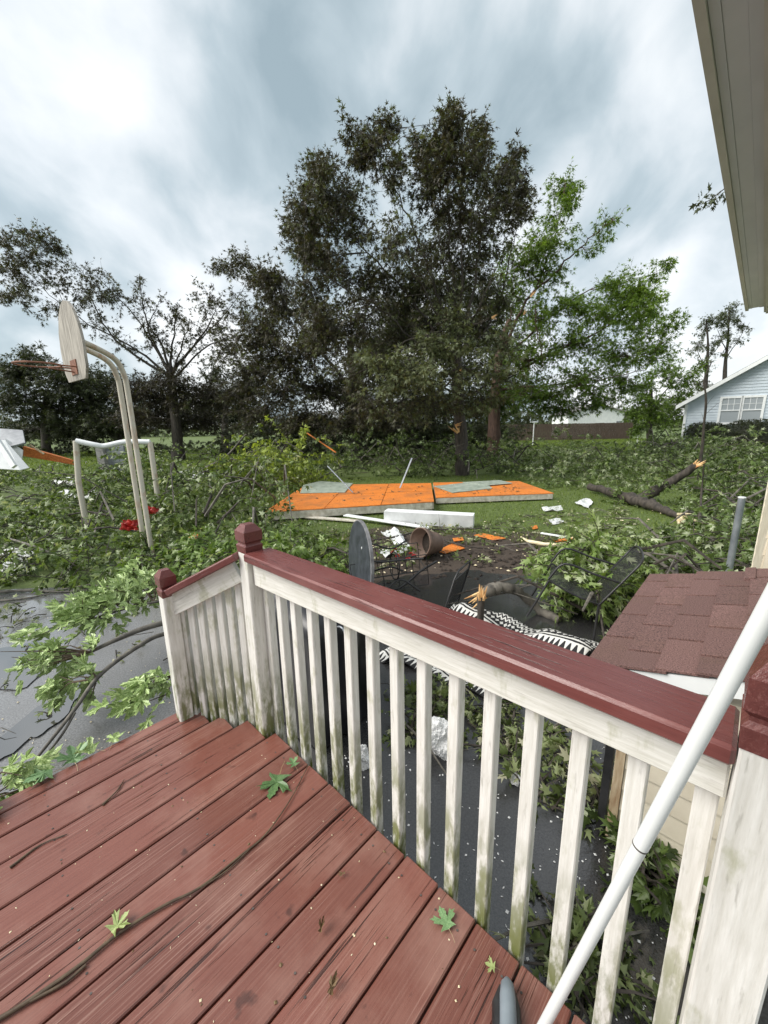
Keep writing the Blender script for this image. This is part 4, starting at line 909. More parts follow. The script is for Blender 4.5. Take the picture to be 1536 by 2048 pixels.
slab('white_sheet', 'large pale sheet under branches at the far left edge', 'sheet', pxc([(-30, 1094), (70, 1112), (58, 1142), (-30, 1130)], .10), .02, 'white_panel', group='white sheets among the debris')
slab('white_sheet', 'white sheet lying under the white pipe frame', 'sheet', pxc([(120, 984), (190, 980), (205, 990), (135, 996)], .25), .03, 'white_panel', group='white sheets among the debris')
slab('white_sheet', 'long curved white sheet behind the white pipe frame', 'sheet', pxc([(90, 960), (140, 958), (160, 966), (120, 970)], .25), .03, 'white_panel', group='white sheets among the debris')
slab('white_sheet', 'pale sheet behind the heap right of the basketball posts', 'sheet', pxc([(355, 945), (410, 935), (425, 942), (380, 955)], .3), .03, 'white_panel', group='white sheets among the debris')
slab('plywood_scrap', 'orange plywood scrap behind the flower pot', 'plywood', pxc([(872, 1102), (905, 1086), (930, 1096), (890, 1106)], .03), .015, 'osb', group='orange plywood scraps on the ground')
slab('plywood_scrap', 'orange plywood strip right of the flower pot', 'plywood', pxc([(948, 1070), (965, 1066), (1012, 1076), (990, 1080)], .03), .015, 'osb', group='orange plywood scraps on the ground')
slab('plywood_scrap', 'small orange plywood scrap between the pot and the beam', 'plywood', pxc([(905, 1076), (925, 1074), (928, 1080), (908, 1082)], .03), .015, 'osb', group='orange plywood scraps on the ground')
slab('plywood_scrap', 'tiny orange chip of plywood on the grass', 'plywood', pxc([(1062, 1052), (1074, 1050), (1076, 1056), (1066, 1058)], .03), .015, 'osb', group='orange plywood scraps on the ground')
slab('plywood_scrap', 'orange-brown bark-like scrap left of the railing post', 'plywood', pxc([(370, 1078), (388, 1064), (400, 1070), (384, 1086)], .15), .02, 'osb_dull', group='orange plywood scraps on the ground')
stick('split_board', 'white painted lath pointing at the split boards', 'board', G(1082, 1066, .03), G(1130, 1074, .03), .07, .02, 'white_trim', 'split boards on the grass')
stick('split_board', 'orange split board lying farthest back on the grass', 'board', G(1110, 1082, .03), G(1214, 1070, .03), .09, .02, 'osb', 'split boards on the grass')
stick('split_board', 'pale split board crossing the orange one', 'board', G(1142, 1074, .05), G(1196, 1086, .05), .08, .02, 'split_pale', 'split boards on the grass')
branch('long curved pale strip of split wood on the mud', [WG(1042, 1074, .04, .012), WG(1062, 1084, .04, .03), WG(1110, 1090, .03, .035), WG(1160, 1086, .03, .03), WG(1172, 1082, .03, .01)], 'split_pale', 'split wood', name='split_wood')
branch('short pale sliver of split wood on the bare soil', [WG(1112, 1116, .02, .01), WG(1140, 1114, .025, .022), WG(1176, 1112, .02, .01)], 'split_pale', 'split wood', name='split_wood')
branch('tiny pale wood sliver beside the plywood scraps', [WG(976, 1096, .02, .008), WG(990, 1100, .02, .014), WG(1000, 1099, .02, .006)], 'split_pale', 'split wood', name='split_wood')
stick('orange_stick', 'long orange lath sticking up in the heap behind the panels', 'lath', D(614, 866, 13.5), D(672, 905, 13.0), .05, .03, 'osb')
for i, (u, v, s, lab) in enumerate([(880, 1478, .10, 'large jagged white foam chunk on the asphalt behind the balusters'), (722, 1515, .06, 'small white foam chunk beside the covered grill'), (1030, 1560, .03, 'tiny white foam crumb in the leaf litter')]):
    bmx = bmesh.new(); bmesh.ops.create_icosphere(bmx, subdivisions=5, radius=s)
    for vv in bmx.verts: d_ = vv.co / s; vv.co *= 1 + .55 * noise.noise(d_ * 1.3 + Vector((i * 7, 0, 0))) + .12 * noise.noise(d_ * 6) + .07 * noise.noise(d_ * 17); vv.co.z = max(vv.co.z * 1.2, -s * .8)
    me = bpy.data.meshes.new('foam_chunk'); bmx.to_mesh(me); bmx.free(); me.materials.append(M['foam']); o = bpy.data.objects.new('foam_chunk', me); COL.objects.link(o); o.location = G(u, v, s * .8); centre(o); o.location.z = .004; tag(o, lab, 'foam', 'white foam chunks on the asphalt')
gp = G(1476, 1152); post = empty('steel_post', gp, 'galvanised grey round post standing behind the lean-to roof', 'post')
pt = D(1484, 996, 4.3); pbm = Vector((pt.x, pt.y, 0)); m = MB(); m.tube([pbm, pt], .034, 16); m.build('tube', 'galvanised', post, True); m = MB(); m.tube([pt, pt + Vector((0, 0, .012))], .036, 16); m.build('cap', 'white_trim', post, True)

# ------------------------------------------------------------------ basketball hoop
hb = G(306, 1118); hoop = empty('basketball_hoop', hb, 'rusty white twin-pole basketball hoop with a weathered fan backboard', 'basketball hoop')
Yh = hb.y
def hp(u, v, dY=0): return D(u, v, Yh + dY)
zt = hp(238, 770).z
bn = Vector((-.63, -.776, 0)).normalized(); bdir = Vector((.776, -.63, 0)).normalized()   # face of the board, across the board
bcx = D(146, 686, 5.42)
for k, (u0, du) in enumerate(((306, 0), (284, 1))):
    base = G(306, 1118) + (bdir * .0 if k == 0 else bdir * -.28); base = Vector((base.x, base.y, -.2))
    att = bcx - bn * .02 + bdir * (.12 if k == 0 else -.18) + Vector((0, 0, .0)); hd = att - base; hd.z = 0; q0 = lambda t, z: tuple(Vector((base.x, base.y, z)) + hd * t)
    zt = att.z - .02
    pts = [q0(0, -.2), q0(0, 1.2), q0(0, zt - .55), q0(.03, zt - .30), q0(.16, zt - .12), q0(.45, zt - .03), q0(1, zt + .05)]
    m = MB(); m.tube(smooth_path(pts, 6), .038, 12); m.build('pole', 'rusty_white', hoop, True)
hw, hh = .55, .47
outl = [(-.42, -.50), (.42, -.50), (.54, -.36), (.56, -.05), (.50, .18), (.36, .38), (.18, .50), (0, .54), (-.18, .50), (-.36, .38), (-.50, .18), (-.56, -.05), (-.54, -.36)]
m = MB(); m.poly_prism([bcx + bdir * x * .84 + Vector((0, 0, z * .92)) for x, z in outl], bn * .03); bb = m.build('backboard', 'board_wood', hoop)
rc_ = bcx + Vector((0, 0, -.30)) + bn * .40; m = MB(); ring_ = [rc_ + bn * .23 * math.cos(t) + bdir * .23 * math.sin(t) for t in np.linspace(0, 2 * math.pi, 29)]; m.tube(ring_, .011, 6, False); rim_ = m.build('rim', 'rust_rim', hoop, True)
m = MB(); m.tube([bcx + Vector((0, 0, -.30)) + bdir * .1 + bn * .03, rc_ - bn * .2 + bdir * .11], .010, 5); m.tube([bcx + Vector((0, 0, -.30)) - bdir * .1 + bn * .03, rc_ - bn * .2 - bdir * .11], .010, 5); m.tube([bcx + Vector((0, 0, -.36)) + bn * .03, rc_ - bn * .1 + Vector((0, 0, -.03))], .009, 5); m.build('rim_bracket', 'rust_rim', hoop, True)
m = MB(); m.cbox(bcx + Vector((0, 0, -.30)) + bn * .035, bn * .006, bdir * .12, (0, 0, .09)); m.build('rim_plate', 'rust_rim', hoop)

# white pipe frame
Yg = 8.3; gb = D(174, 1055, Yg); goal = empty('pipe_frame', (gb.x, gb.y, 0), 'white peeling pipe frame with a dented top bar behind the basketball poles', 'pipe frame')
a = D(152, 882, Yg); b = D(300, 884, Yg + .4)
m = MB(); m.tube([(gb.x, gb.y, 0), (gb.x, gb.y, 1.0), tuple(a)], .055, 10); m.build('post', 'rusty_white', goal, True)
m = MB(); m.tube(smooth_path([tuple(a), tuple(D(190, 890, Yg + .1)), tuple(D(210, 892, Yg + .2)), tuple(D(250, 884, Yg + .3)), tuple(b)], 5), .055, 10); m.build('top_bar', 'white_trim', goal, True)
m = MB(); m.tube([tuple(b), (b.x, b.y, 0)], .055, 10); m.build('post', 'rusty_white', goal, True)
# red plastic scraps
for u, v, w_, h_, lab in ((262, 1050, .16, .14, 'crumpled red plastic piece left of the basketball poles'), (303, 1022, .14, .22, 'red plastic bucket fragment right behind the basketball poles')):
    bmx = bmesh.new(); bmesh.ops.create_grid(bmx, x_segments=14, y_segments=14, size=w_ * .8)
    for vv in bmx.verts:
        c = vv.co.copy(); vv.co = Vector((c.x + .06 * noise.noise(c * 14), c.y * .7 + .06 * noise.noise(c * 12 + Vector((5, 0, 0))), .16 * noise.noise(c * 10 + Vector((0, 3, u * .1))) + .08 * noise.noise(c * 26)))
    bmesh.ops.rotate(bmx, verts=bmx.verts, matrix=Matrix.Rotation(.9, 3, 'X')); me = bpy.data.meshes.new('red_scrap'); bmx.to_mesh(me); bmx.free(); me.materials.append(M['red_plastic'])
    o = bpy.data.objects.new('red_scrap', me); COL.objects.link(o); s_ = o.modifiers.new('t', 'SOLIDIFY'); s_.thickness = .006; o.location = D(u, v, 6.4 if u < 280 else 6.8); tag(o, lab, 'plastic scrap')

# collapsed outbuilding at far left
cb = D(20, 960, 12); cb.z = 0
ruin = empty('collapsed_shed', cb, 'collapsed shed at far left with grey roof sheet, white wall sheet and orange beam', 'shed')
def quadslab(name, pts, th, mat, parent):
    pts = [Vector(p) for p in pts]; n = (pts[1] - pts[0]).cross(pts[2] - pts[0]).normalized(); m = MB(); m.poly_prism(pts, n * th); return m.build(name, mat, parent)
quadslab('roof_sheet', [D(-30, 855, 12.5), D(45, 860, 12.5), D(50, 885, 12), D(-30, 905, 11.5)], .05, 'grey_sheet', ruin)
quadslab('wall_sheet', [D(-40, 880, 11.6), D(10, 880, 11.8), D(58, 935, 11.6), D(40, 940, 11.4), D(-40, 935, 11.2)], .04, 'white_trim', ruin)
quadslab('wall_sheet', [D(10, 876, 11.9), D(46, 900, 12.0), D(44, 920, 11.9), D(20, 910, 11.8)], .04, 'white_panel', ruin)
quadslab('gutter_strip', [D(-30, 852, 11.4), D(-22, 850, 11.4), D(30, 930, 11.0), D(22, 936, 11.0)], .08, 'white_trim', ruin)
quadslab('orange_beam', [D(46, 893, 12.6), D(150, 922, 13), D(150, 930, 13), D(46, 912, 12.6)], .12, 'osb_dull', ruin)
stick_ = MB(); stick_.tube([D(60, 890, 12.4), D(88, 908, 12.4)], .03, 5); stick_.build('lath', 'raw_wood', ruin)
for k in range(7):
    m = MB(); z0 = .3 + .16 * k; p = D(200, 930, 16); q_ = D(252, 930, 16); p.z = q_.z = z0; m.box(p, q_ - p, (0, .03, 0), (0, 0, .15)); m.build('siding_board', 'grey_sheet', ruin)
m = MB(); p = D(200, 930, 16.1); p.z = 0; m.box(p, (D(252, 930, 16.1) - D(200, 930, 16.1)), (0, .1, 0), (0, 0, 1.45)); m.build('wall_core', 'grey_sheet', ruin)
m = MB(); p = D(196, 930, 15.8); p.z = 0; m.box(p, (.28, 0, 0), (0, .2, 0), (0, 0, 1.5)); m.build('stone_pier', 'roof_grey', ruin)

# ------------------------------------------------------------------ background: houses, fence
HY = 26.0
hc = D(1366, 850, HY); hc.z = 0
house = empty('blue_house', hc, 'pale blue clapboard house with white gable trim and a double window', 'house')
def HL(x, y, z): return hc + E2 * x + E1 * y + Vector((0, 0, z))     # along the gable wall, into the house, up
def hxu(u):                     # where a sight line meets the gable wall
    d = ray(u, 840); k = d.x / d.y
    return (k * hc.y - hc.x) / (E2.x - k * E2.y)
hwid = 9.4; ze = D(1366, 806, HY).z; pit = .66; xm = hwid / 2; zr = ze + xm * pit
m = MB(); z = .1
while z < zr - .12:
    z1 = z + .17; xa = 0 if z1 < ze else (z1 - ze) / pit; xb = hwid - xa
    m.quad(HL(xa, -.03, z), HL(xb, -.03, z), HL(xb, -.002, z1), HL(xa, -.002, z1)); m.quad(HL(xa, 0, z), HL(xb, 0, z), HL(xb, -.03, z), HL(xa, -.03, z)); z = z1
o = m.build('clapboards', 'blue_siding', house, fix=False); o['kind'] = 'stuff'
m = MB(); m.poly_prism([HL(0, .005, -.05), HL(hwid, .005, -.05), HL(hwid, .005, ze), HL(xm, .005, zr), HL(0, .005, ze)], E1 * 9); m.build('wall', 'blue_siding', house)
for s in (-1, 1):
    ov = .45; ex = xm + s * (xm + ov); ez = ze - ov * pit
    m = MB(); m.poly_prism([HL(xm, -.45, zr + .02), HL(ex, -.45, ez + .02), HL(ex, -.45, ez + .16), HL(xm, -.45, zr + .16)], E1 * 9.9); m.build('roof', 'roof_grey', house)
    m = MB(); m.poly_prism([HL(xm, -.49, zr - .10), HL(ex, -.49, ez - .10), HL(ex, -.49, ez + .13), HL(xm, -.49, zr + .13)], E1 * .035); m.build('barge_board', 'white_trim', house)
m = MB(); m.box(HL(-.02, -.07, 0), E2 * .14, E1 * .06, (0, 0, ze - .1)); m.build('corner_board', 'white_trim', house)
for u0, u1 in ((1439, 1475), (1482, 1519)):
    xa, xb = hxu(u0), hxu(u1); za, zb = 1.85, 3.25
    m = MB()
    for (ax0, az0, wx, wz) in ((xa - .12, za - .12, .12, zb - za + .24), (xb, za - .12, .12, zb - za + .24), (xa, zb, xb - xa, .12), (xa, za - .12, xb - xa, .12), (xa, (za + zb) / 2 - .03, xb - xa, .06)): m.box(HL(ax0, -.10, az0), E2 * wx, E1 * .07, (0, 0, wz))
    fw = m.build('window', 'white_trim', house)
    for za_, zb_ in ((za, (za + zb) / 2 - .03), ((za + zb) / 2 + .03, zb)):
        m = MB(); m.box(HL(xa, -.058, za_), E2 * (xb - xa), E1 * .02, (0, 0, zb_ - za_)); m.build('pane', 'glass', fw)
    m = MB()
    for i in (1, 2): m.box(HL(xa + (xb - xa) * i / 3 - .012, -.070, (za + zb) / 2 + .03), E2 * .024, E1 * .01, (0, 0, (zb - za) / 2 - .03))
    m.box(HL(xa, -.072, za * .25 + zb * .75), E2 * (xb - xa), E1 * .01, (0, 0, .024)); m.build('muntins', 'white_trim', fw)
def bush(label, c, r, n, name='clipped_bush'):
    root = empty(name, (c[0], c[1], 0), label, 'bush', 'clipped bushes in front of the blue house'); LS = LeafSet()
    nn = rnd_unit(n); p = np.array(c) + np.sign(nn) * np.abs(nn) ** .7 * np.array(r) * rng.uniform(.82, 1.0, (n, 1)); p[:, 2] = np.maximum(p[:, 2], .05)
    LS.add(p, unit(nn + rnd_unit(n) * .6), unit(nn + rnd_unit(n) * .5), rng.uniform(.08, .14, n), rng.uniform(0, .7, n)); LS.obj('foliage', 'far', 'leaf_dark', root)
    m = MB(); bmx = bmesh.new(); bmesh.ops.create_icosphere(bmx, subdivisions=3, radius=.86)
    for vv in bmx.verts:
        x = vv.co; vv.co = Vector((math.copysign(abs(x.x) ** .75, x.x) * r[0], math.copysign(abs(x.y) ** .75, x.y) * r[1], math.copysign(abs(x.z) ** .75, x.z) * r[2])) + Vector(c)
    me = bpy.data.meshes.new('core'); bmx.to_mesh(me); bmx.free(); me.materials.append(M['leaf_dark']); o = bpy.data.objects.new('inner_growth', me); COL.objects.link(o); local(o, root)
BY = 24.2
bush('rounded dark clipped bush left of the window of the blue house', tuple(D(1412, 866, 23.2).xy) + (.95,), (1.0, .9, .95), 3000)
bush('larger dark clipped bush under the window of the blue house', tuple(D(1510, 880, 20.8).xy) + (1.0,), (1.5, 1.2, 1.0), 4200)

FY = 45.0
fx0, fx1 = D(1000, 870, FY).x, D(1262, 870, FY).x
fence = empty('wooden_fence', ((fx0 + fx1) / 2, FY, 0), 'long dark brown wooden board fence beyond the back lawn', 'fence')
m = MB(); x = fx0
while x < fx1: m.box((x, FY, 0), (.135, 0, 0), (0, .025, 0), (0, 0, 1.83 + rng.uniform(-.03, .02))); x += .15
o = m.build('pickets', 'fence_wood', fence); o['kind'] = 'stuff'
m = MB(); m.box((fx0, FY + .026, 1.4), (fx1 - fx0, 0, 0), (0, .05, 0), (0, 0, .09)); m.box((fx0, FY + .026, .4), (fx1 - fx0, 0, 0), (0, .05, 0), (0, 0, .09)); m.build('rail', 'fence_wood', fence)
SY = 52.0; sx0, sx1 = D(1136, 850, SY).x, D(1246, 850, SY).x
wsd = empty('white_outbuilding', ((sx0 + sx1) / 2, SY + 2, 0), 'small white outbuilding with a torn roof behind the far fence', 'outbuilding')
zl, zh = D(1140, 830, SY).z, D(1190, 815, SY).z
m = MB(); m.poly_prism([(sx0, SY, 0), (sx1, SY, 0), (sx1, SY, zl + .3), ((sx0 + sx1) / 2, SY, zh + .3), (sx0, SY, zl)], (0, 5, 0)); m.build('wall', 'white_trim', wsd)
m = MB(); m.poly_prism([(sx0 - .3, SY - .3, zl), ((sx0 + sx1) / 2, SY - .3, zh + .35), (sx1 + .3, SY - .3, zl + .2), (sx1 + .3, SY - .3, zl + .35), ((sx0 + sx1) / 2, SY - .3, zh + .5), (sx0 - .3, SY - .3, zl + .15)], (0, 5.6, 0)); m.build('roof', 'roof_grey', wsd)
m = MB(); m.box((sx1 - .9, SY - .04, 0), (.7, 0, 0), (0, .035, 0), (0, 0, 2.0)); m.build('door', 'grey_sheet', wsd)
for u, lab in ((1066, 'white clothes-line post left of the small outbuilding'), (1275, 'white clothes-line post at the right end of the far fence')):
    CY = 36.0; b = D(u, 880, CY); r_ = empty('clothesline_post', (b.x, CY, 0), lab, 'post', 'clothes-line posts on the back lawn')
    m = MB(); m.tube([(b.x, CY, 0), (b.x, CY, 2.05)], .045, 8); m.build('post', 'white_trim', r_); m = MB(); m.tube([(b.x - .35, CY, 2.05), (b.x + .35, CY, 2.05)], .035, 8); m.build('crossbar', 'white_trim', r_)

# ------------------------------------------------------------------ trees
def tree(name, label, Y, trunk, limbs, clumps, leaf, lsize, bark='bark', group=None, depth=2.0, nl=15, tint=.3, tvar=.18, lk='far', dense=1.0, break_at=None, droop=.35, along=0, midx=1.0):
    """trunk [(u,v,r)], limbs [[(u,v,dY,r)...]], clumps [(u,v,ru,rv,twigs[,tint[,dY]])] given in photo pixels at distance Y"""
    b = D(trunk[0][0], trunk[0][1], Y); root = empty(name, (b.x, b.y, 0), label, 'tree', group)
    tr = [(p.x, p.y, p.z, r) for p, r in [(D(u, v, Y), r) for u, v, r in trunk]]; tr[0] = (tr[0][0], tr[0][1], -.08, tr[0][3] * 1.25)
    tp = smooth_path(tr, 5); m = MB(); m.tube([p[:3] for p in tp], [p[3] * (1 + .07 * rng.normal()) for p in tp], 12); nodes = [np.array(p) for p in tp[len(tp) // 3:]]
    for l in limbs:
        lp = smooth_path([W(u, v, Y + dy, r) for u, v, dy, r in l], 5)
        lp = [np.array(p) + np.append(rng.normal(0, .03, 3), 0) * (i > 0) for i, p in enumerate(lp)]
        m.tube([p[:3] for p in lp], [max(.006, p[3] * .68) for p in lp], 7); nodes += [np.array(p) for p in lp]
    NP = np.array(nodes); LS = LeafSet(); sc = Y / F_PX
    for c in clumps:
        u, v, ru, rv, nt_ = c[:5]; tt = c[5] if len(c) > 5 else tint; dy = c[6] if len(c) > 6 else rng.uniform(-1, 1) * depth
        P = np.array(D(u, v, Y + dy)); rad = np.array([ru * sc, .85 * max(ru, rv) * sc, rv * sc])
        dd = ((NP[:, :3] - P) ** 2).sum(1) + np.maximum(0, NP[:, 2] - P[2] - .2) ** 2 * 6
        j = np.argmin(dd); s = NP[j]; r0 = max(.010, min(.035, s[3] * .5)); mid = (s[:3] * .5 + P * .5) + rng.normal(0, .12, 3) + np.array([0, 0, .1])
        bp = smooth_path([tuple(s[:3]) + (r0,), tuple(mid) + (r0 * .8,), tuple(P) + (r0 * .45,)], 4); m.tube([p[:3] for p in bp], [p[3] for p in bp], 5, False); bpa = np.array(bp)
        for k in range(int(nt_ * dense * 1.45)):
            q_ = rnd_unit(1)[0] * rng.random() ** .42 * (1.0 if rng.random() < .8 else rng.uniform(1.0, 1.4)); e_ = P + q_ * rad; s_ = bpa[rng.integers(len(bpa) // 2, len(bpa)), :3]
            md = (s_ + e_) / 2 + rng.normal(0, .08, 3); m.tube([s_, md, e_], [r0 * .35, .009, .004], 3, False)
            leaves_on_twig(LS, [s_, md, e_], int(nl * 1.2), lsize, tt + rng.normal(0, .07), .3, .22, droop, tvar)
    LN = NP[NP[:, 3] < .11]
    for k in range(along):
        s_ = LN[rng.integers(len(LN)), :3]; d = unit(rnd_unit(1)[0] + np.array([0, 0, .5])); e_ = s_ + d * rng.uniform(.4, 1.1); md = (s_ + e_) / 2 + rng.normal(0, .07, 3)
        m.tube([s_, md, e_], [.012, .008, .004], 3, False); leaves_on_twig(LS, [s_, md, e_], int(rng.integers(2, nl)), lsize, tint, .3, .15, droop, tvar)
    t_ = m.build('trunk', bark, root, True)
    LS.obj('crown', lk, leaf, root)
    if break_at:
        for (u, v, dy, d, r) in break_at: splinter('splintered_wood', D(u, v, Y + dy), d, r, root, 'split_wood', 8, r * 5)
    return root
# the tall storm-torn maple in the middle
tree('maple_tree', 'tall dark purple-leaved maple with a torn crown standing behind the orange panels', 16.1,
     [(925, 950, .26), (924, 905, .25), (921, 860, .24), (917, 800, .22), (914, 720, .20), (912, 650, .17)],
     [[(912, 660, 0, .12), (905, 560, .2, .08), (895, 440, .4, .05), (900, 300, .3, .025), (900, 230, .3, .012)], [(913, 690, 0, .11), (880, 600, -.4, .07), (840, 500, -.8, .05), (800, 400, -1, .03), (765, 290, -1, .015)],
      [(914, 700, 0, .10), (945, 590, -.5, .07), (960, 480, -.9, .05), (985, 400, -1.1, .03), (1020, 320, -1.2, .015)], [(915, 740, 0, .11), (860, 650, .5, .07), (790, 560, .9, .05), (700, 470, 1.2, .035), (630, 400, 1.4, .02)],
      [(915, 760, 0, .09), (840, 690, -.8, .06), (760, 620, -1.4, .045), (680, 570, -1.8, .03), (610, 520, -2, .015)], [(913, 680, 0, .08), (925, 560, -.9, .05), (920, 450, -1.3, .035), (930, 340, -1.5, .015)],
      [(916, 720, 0, .08), (985, 640, .6, .05), (1010, 560, 1, .035), (1040, 440, 1.2, .015)], [(978, 636, -1.6, .05), (930, 655, -1.5, .05), (880, 662, -1.6, .045), (830, 678, -1.7, .035), (780, 700, -1.8, .015)],
      [(917, 790, 0, .07), (850, 760, -1.2, .05), (770, 740, -1.8, .03), (700, 745, -2.2, .015)], [(917, 800, 0, .07), (980, 770, -1, .045), (1040, 745, -1.5, .02)], [(912, 650, 0, .06), (890, 540, -1.1, .04), (870, 430, -1.5, .02)], [(912, 650, 0, .06), (935, 520, .8, .04), (950, 400, 1.2, .02)],
      [(913, 700, 0, .06), (870, 620, -1.3, .04), (820, 540, -1.8, .025), (780, 470, -2, .012)], [(914, 690, -.2, .05), (960, 610, -1.4, .035), (1000, 520, -1.9, .02)]],
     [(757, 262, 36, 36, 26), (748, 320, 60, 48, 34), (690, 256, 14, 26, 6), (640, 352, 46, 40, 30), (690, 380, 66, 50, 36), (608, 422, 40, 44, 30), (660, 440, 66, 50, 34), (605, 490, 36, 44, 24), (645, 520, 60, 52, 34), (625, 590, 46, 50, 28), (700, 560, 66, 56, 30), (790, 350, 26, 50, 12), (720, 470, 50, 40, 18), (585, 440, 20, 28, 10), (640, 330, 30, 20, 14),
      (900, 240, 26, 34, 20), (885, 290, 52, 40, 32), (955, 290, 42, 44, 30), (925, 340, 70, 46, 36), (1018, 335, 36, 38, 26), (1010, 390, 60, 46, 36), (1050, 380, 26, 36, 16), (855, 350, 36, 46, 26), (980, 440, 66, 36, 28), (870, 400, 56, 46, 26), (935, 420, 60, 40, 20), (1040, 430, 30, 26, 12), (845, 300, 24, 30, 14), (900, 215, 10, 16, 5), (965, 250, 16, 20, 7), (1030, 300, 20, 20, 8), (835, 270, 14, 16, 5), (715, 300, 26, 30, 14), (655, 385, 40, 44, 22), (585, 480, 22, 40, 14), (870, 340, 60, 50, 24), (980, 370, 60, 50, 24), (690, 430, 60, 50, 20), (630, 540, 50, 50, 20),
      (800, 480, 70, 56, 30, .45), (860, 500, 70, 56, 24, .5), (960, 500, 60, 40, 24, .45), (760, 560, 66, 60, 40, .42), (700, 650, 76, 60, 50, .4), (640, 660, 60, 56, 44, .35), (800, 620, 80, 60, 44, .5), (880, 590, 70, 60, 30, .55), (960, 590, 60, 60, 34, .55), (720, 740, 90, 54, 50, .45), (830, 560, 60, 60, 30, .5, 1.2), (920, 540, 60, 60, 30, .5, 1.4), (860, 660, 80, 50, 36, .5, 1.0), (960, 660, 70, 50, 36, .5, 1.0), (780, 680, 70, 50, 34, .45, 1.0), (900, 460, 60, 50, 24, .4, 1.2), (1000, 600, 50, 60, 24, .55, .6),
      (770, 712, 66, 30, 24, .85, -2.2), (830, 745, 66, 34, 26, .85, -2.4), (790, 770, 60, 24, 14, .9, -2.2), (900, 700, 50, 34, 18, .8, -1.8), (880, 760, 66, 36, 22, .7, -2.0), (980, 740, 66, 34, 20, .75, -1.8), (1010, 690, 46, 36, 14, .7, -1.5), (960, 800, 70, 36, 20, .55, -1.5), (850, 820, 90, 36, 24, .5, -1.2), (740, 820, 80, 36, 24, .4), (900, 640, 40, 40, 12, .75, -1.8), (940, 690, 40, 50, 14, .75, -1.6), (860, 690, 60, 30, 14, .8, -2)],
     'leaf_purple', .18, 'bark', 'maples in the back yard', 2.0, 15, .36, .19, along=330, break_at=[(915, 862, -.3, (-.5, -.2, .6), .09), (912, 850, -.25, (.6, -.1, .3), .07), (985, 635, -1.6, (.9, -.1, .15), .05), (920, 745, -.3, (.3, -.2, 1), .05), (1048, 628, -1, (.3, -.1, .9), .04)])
# dark tree behind it on the left
tree('maple_tree', 'dense dark tree filling the gap left of the torn maple', 23.0, [(712, 905, .30), (712, 860, .28), (706, 760, .24), (700, 680, .16)],
     [[(706, 780, 0, .16), (640, 700, 0, .1), (580, 620, 0, .06), (545, 560, 0, .03)], [(706, 760, 0, .12), (760, 680, .5, .08), (790, 600, .8, .04)], [(707, 800, 0, .12), (620, 780, -.5, .08), (540, 740, -.8, .04)]],
     [(545, 560, 46, 40, 30), (570, 620, 66, 52, 40), (520, 660, 60, 50, 36), (620, 690, 76, 60, 44), (560, 720, 80, 56, 44), (500, 740, 60, 50, 36), (470, 790, 60, 44, 34), (560, 790, 90, 50, 46), (650, 770, 90, 56, 46), (740, 700, 80, 66, 44), (800, 640, 70, 60, 30), (720, 800, 90, 46, 40), (820, 740, 80, 60, 36), (840, 820, 90, 40, 34), (600, 840, 80, 36, 36), (500, 840, 70, 36, 30), (680, 850, 70, 26, 22), (660, 640, 60, 60, 30), (450, 700, 34, 34, 14), (780, 840, 80, 34, 28)],
     'leaf_purple', .22, 'bark', 'maples in the back yard', 2.4, 15, .30, .18, dense=1.6, along=120)
# bright green maple on the right
tree('maple_tree', 'bright green maple leaning to the right behind the torn maple', 21.5, [(990, 898, .34), (988, 870, .33), (990, 800, .28), (1000, 700, .22), (1020, 640, .16)],
     [[(1005, 700, 0, .14), (1050, 610, -.3, .10), (1066, 585, -.4, .085), (1100, 555, -.6, .07), (1150, 505, -.8, .05), (1195, 465, -.9, .03), (1236, 434, -1, .012)], [(1066, 590, -.4, .07), (1095, 520, -.3, .05), (1115, 450, -.2, .03), (1130, 370, -.2, .015)], [(1070, 600, -1.2, .03), (1072, 650, -1.3, .03), (1082, 690, -1.3, .022), (1086, 740, -1.3, .012)],
      [(995, 760, 0, .13), (1080, 720, .5, .09), (1160, 680, .8, .06), (1240, 640, .8, .04), (1300, 600, .8, .02)], [(1000, 720, 0, .1), (1120, 620, 1, .06), (1180, 580, 1.2, .04), (1250, 560, 1.2, .02), (1330, 545, 1.2, .008)], [(995, 780, 0, .1), (1100, 770, -.6, .07), (1200, 760, -.8, .04), (1290, 740, -.8, .02)]],
     [(1130, 372, 36, 30, 18, .45), (1150, 400, 26, 24, 8, .5), (1115, 430, 30, 36, 10, .45), (1100, 480, 46, 30, 16, .5), (1060, 500, 46, 40, 22, .5), (1030, 540, 56, 50, 28, .5), (1090, 560, 50, 40, 18, .5), (1010, 610, 60, 50, 30, .5), (1080, 640, 70, 50, 34, .6), (1150, 610, 60, 40, 30, .65), (1240, 570, 46, 34, 24, .7), (1290, 580, 40, 30, 20, .7), (1200, 630, 70, 46, 40, .6), (1280, 640, 66, 46, 40, .55), (1340, 640, 30, 20, 10, .5), (1310, 690, 50, 40, 24, .5), (1150, 690, 80, 50, 44, .5), (1240, 710, 80, 46, 44, .4), (1060, 720, 80, 50, 40, .4), (1300, 610, 30, 30, 12, .7), (1260, 600, 50, 40, 22, .65),
      (1160, 770, 90, 44, 46, .25), (1080, 790, 80, 44, 40, .2), (1240, 770, 60, 34, 26, .3), (1000, 800, 70, 40, 30, .2), (1130, 820, 80, 24, 26, .2), (1200, 800, 60, 24, 18, .25), (1335, 525, 16, 14, 5, .5), (1310, 552, 16, 10, 4, .5), (1200, 470, 34, 14, 4, .4), (1225, 445, 16, 10, 3, .4), (1170, 500, 26, 14, 3, .4)],
     'leaf_green', .20, 'bark_red', 'maples in the back yard', 1.8, 15, .5, .2, dense=1.25, along=160, break_at=[(1062, 592, -1.2, (.4, -.2, .6), .07)])
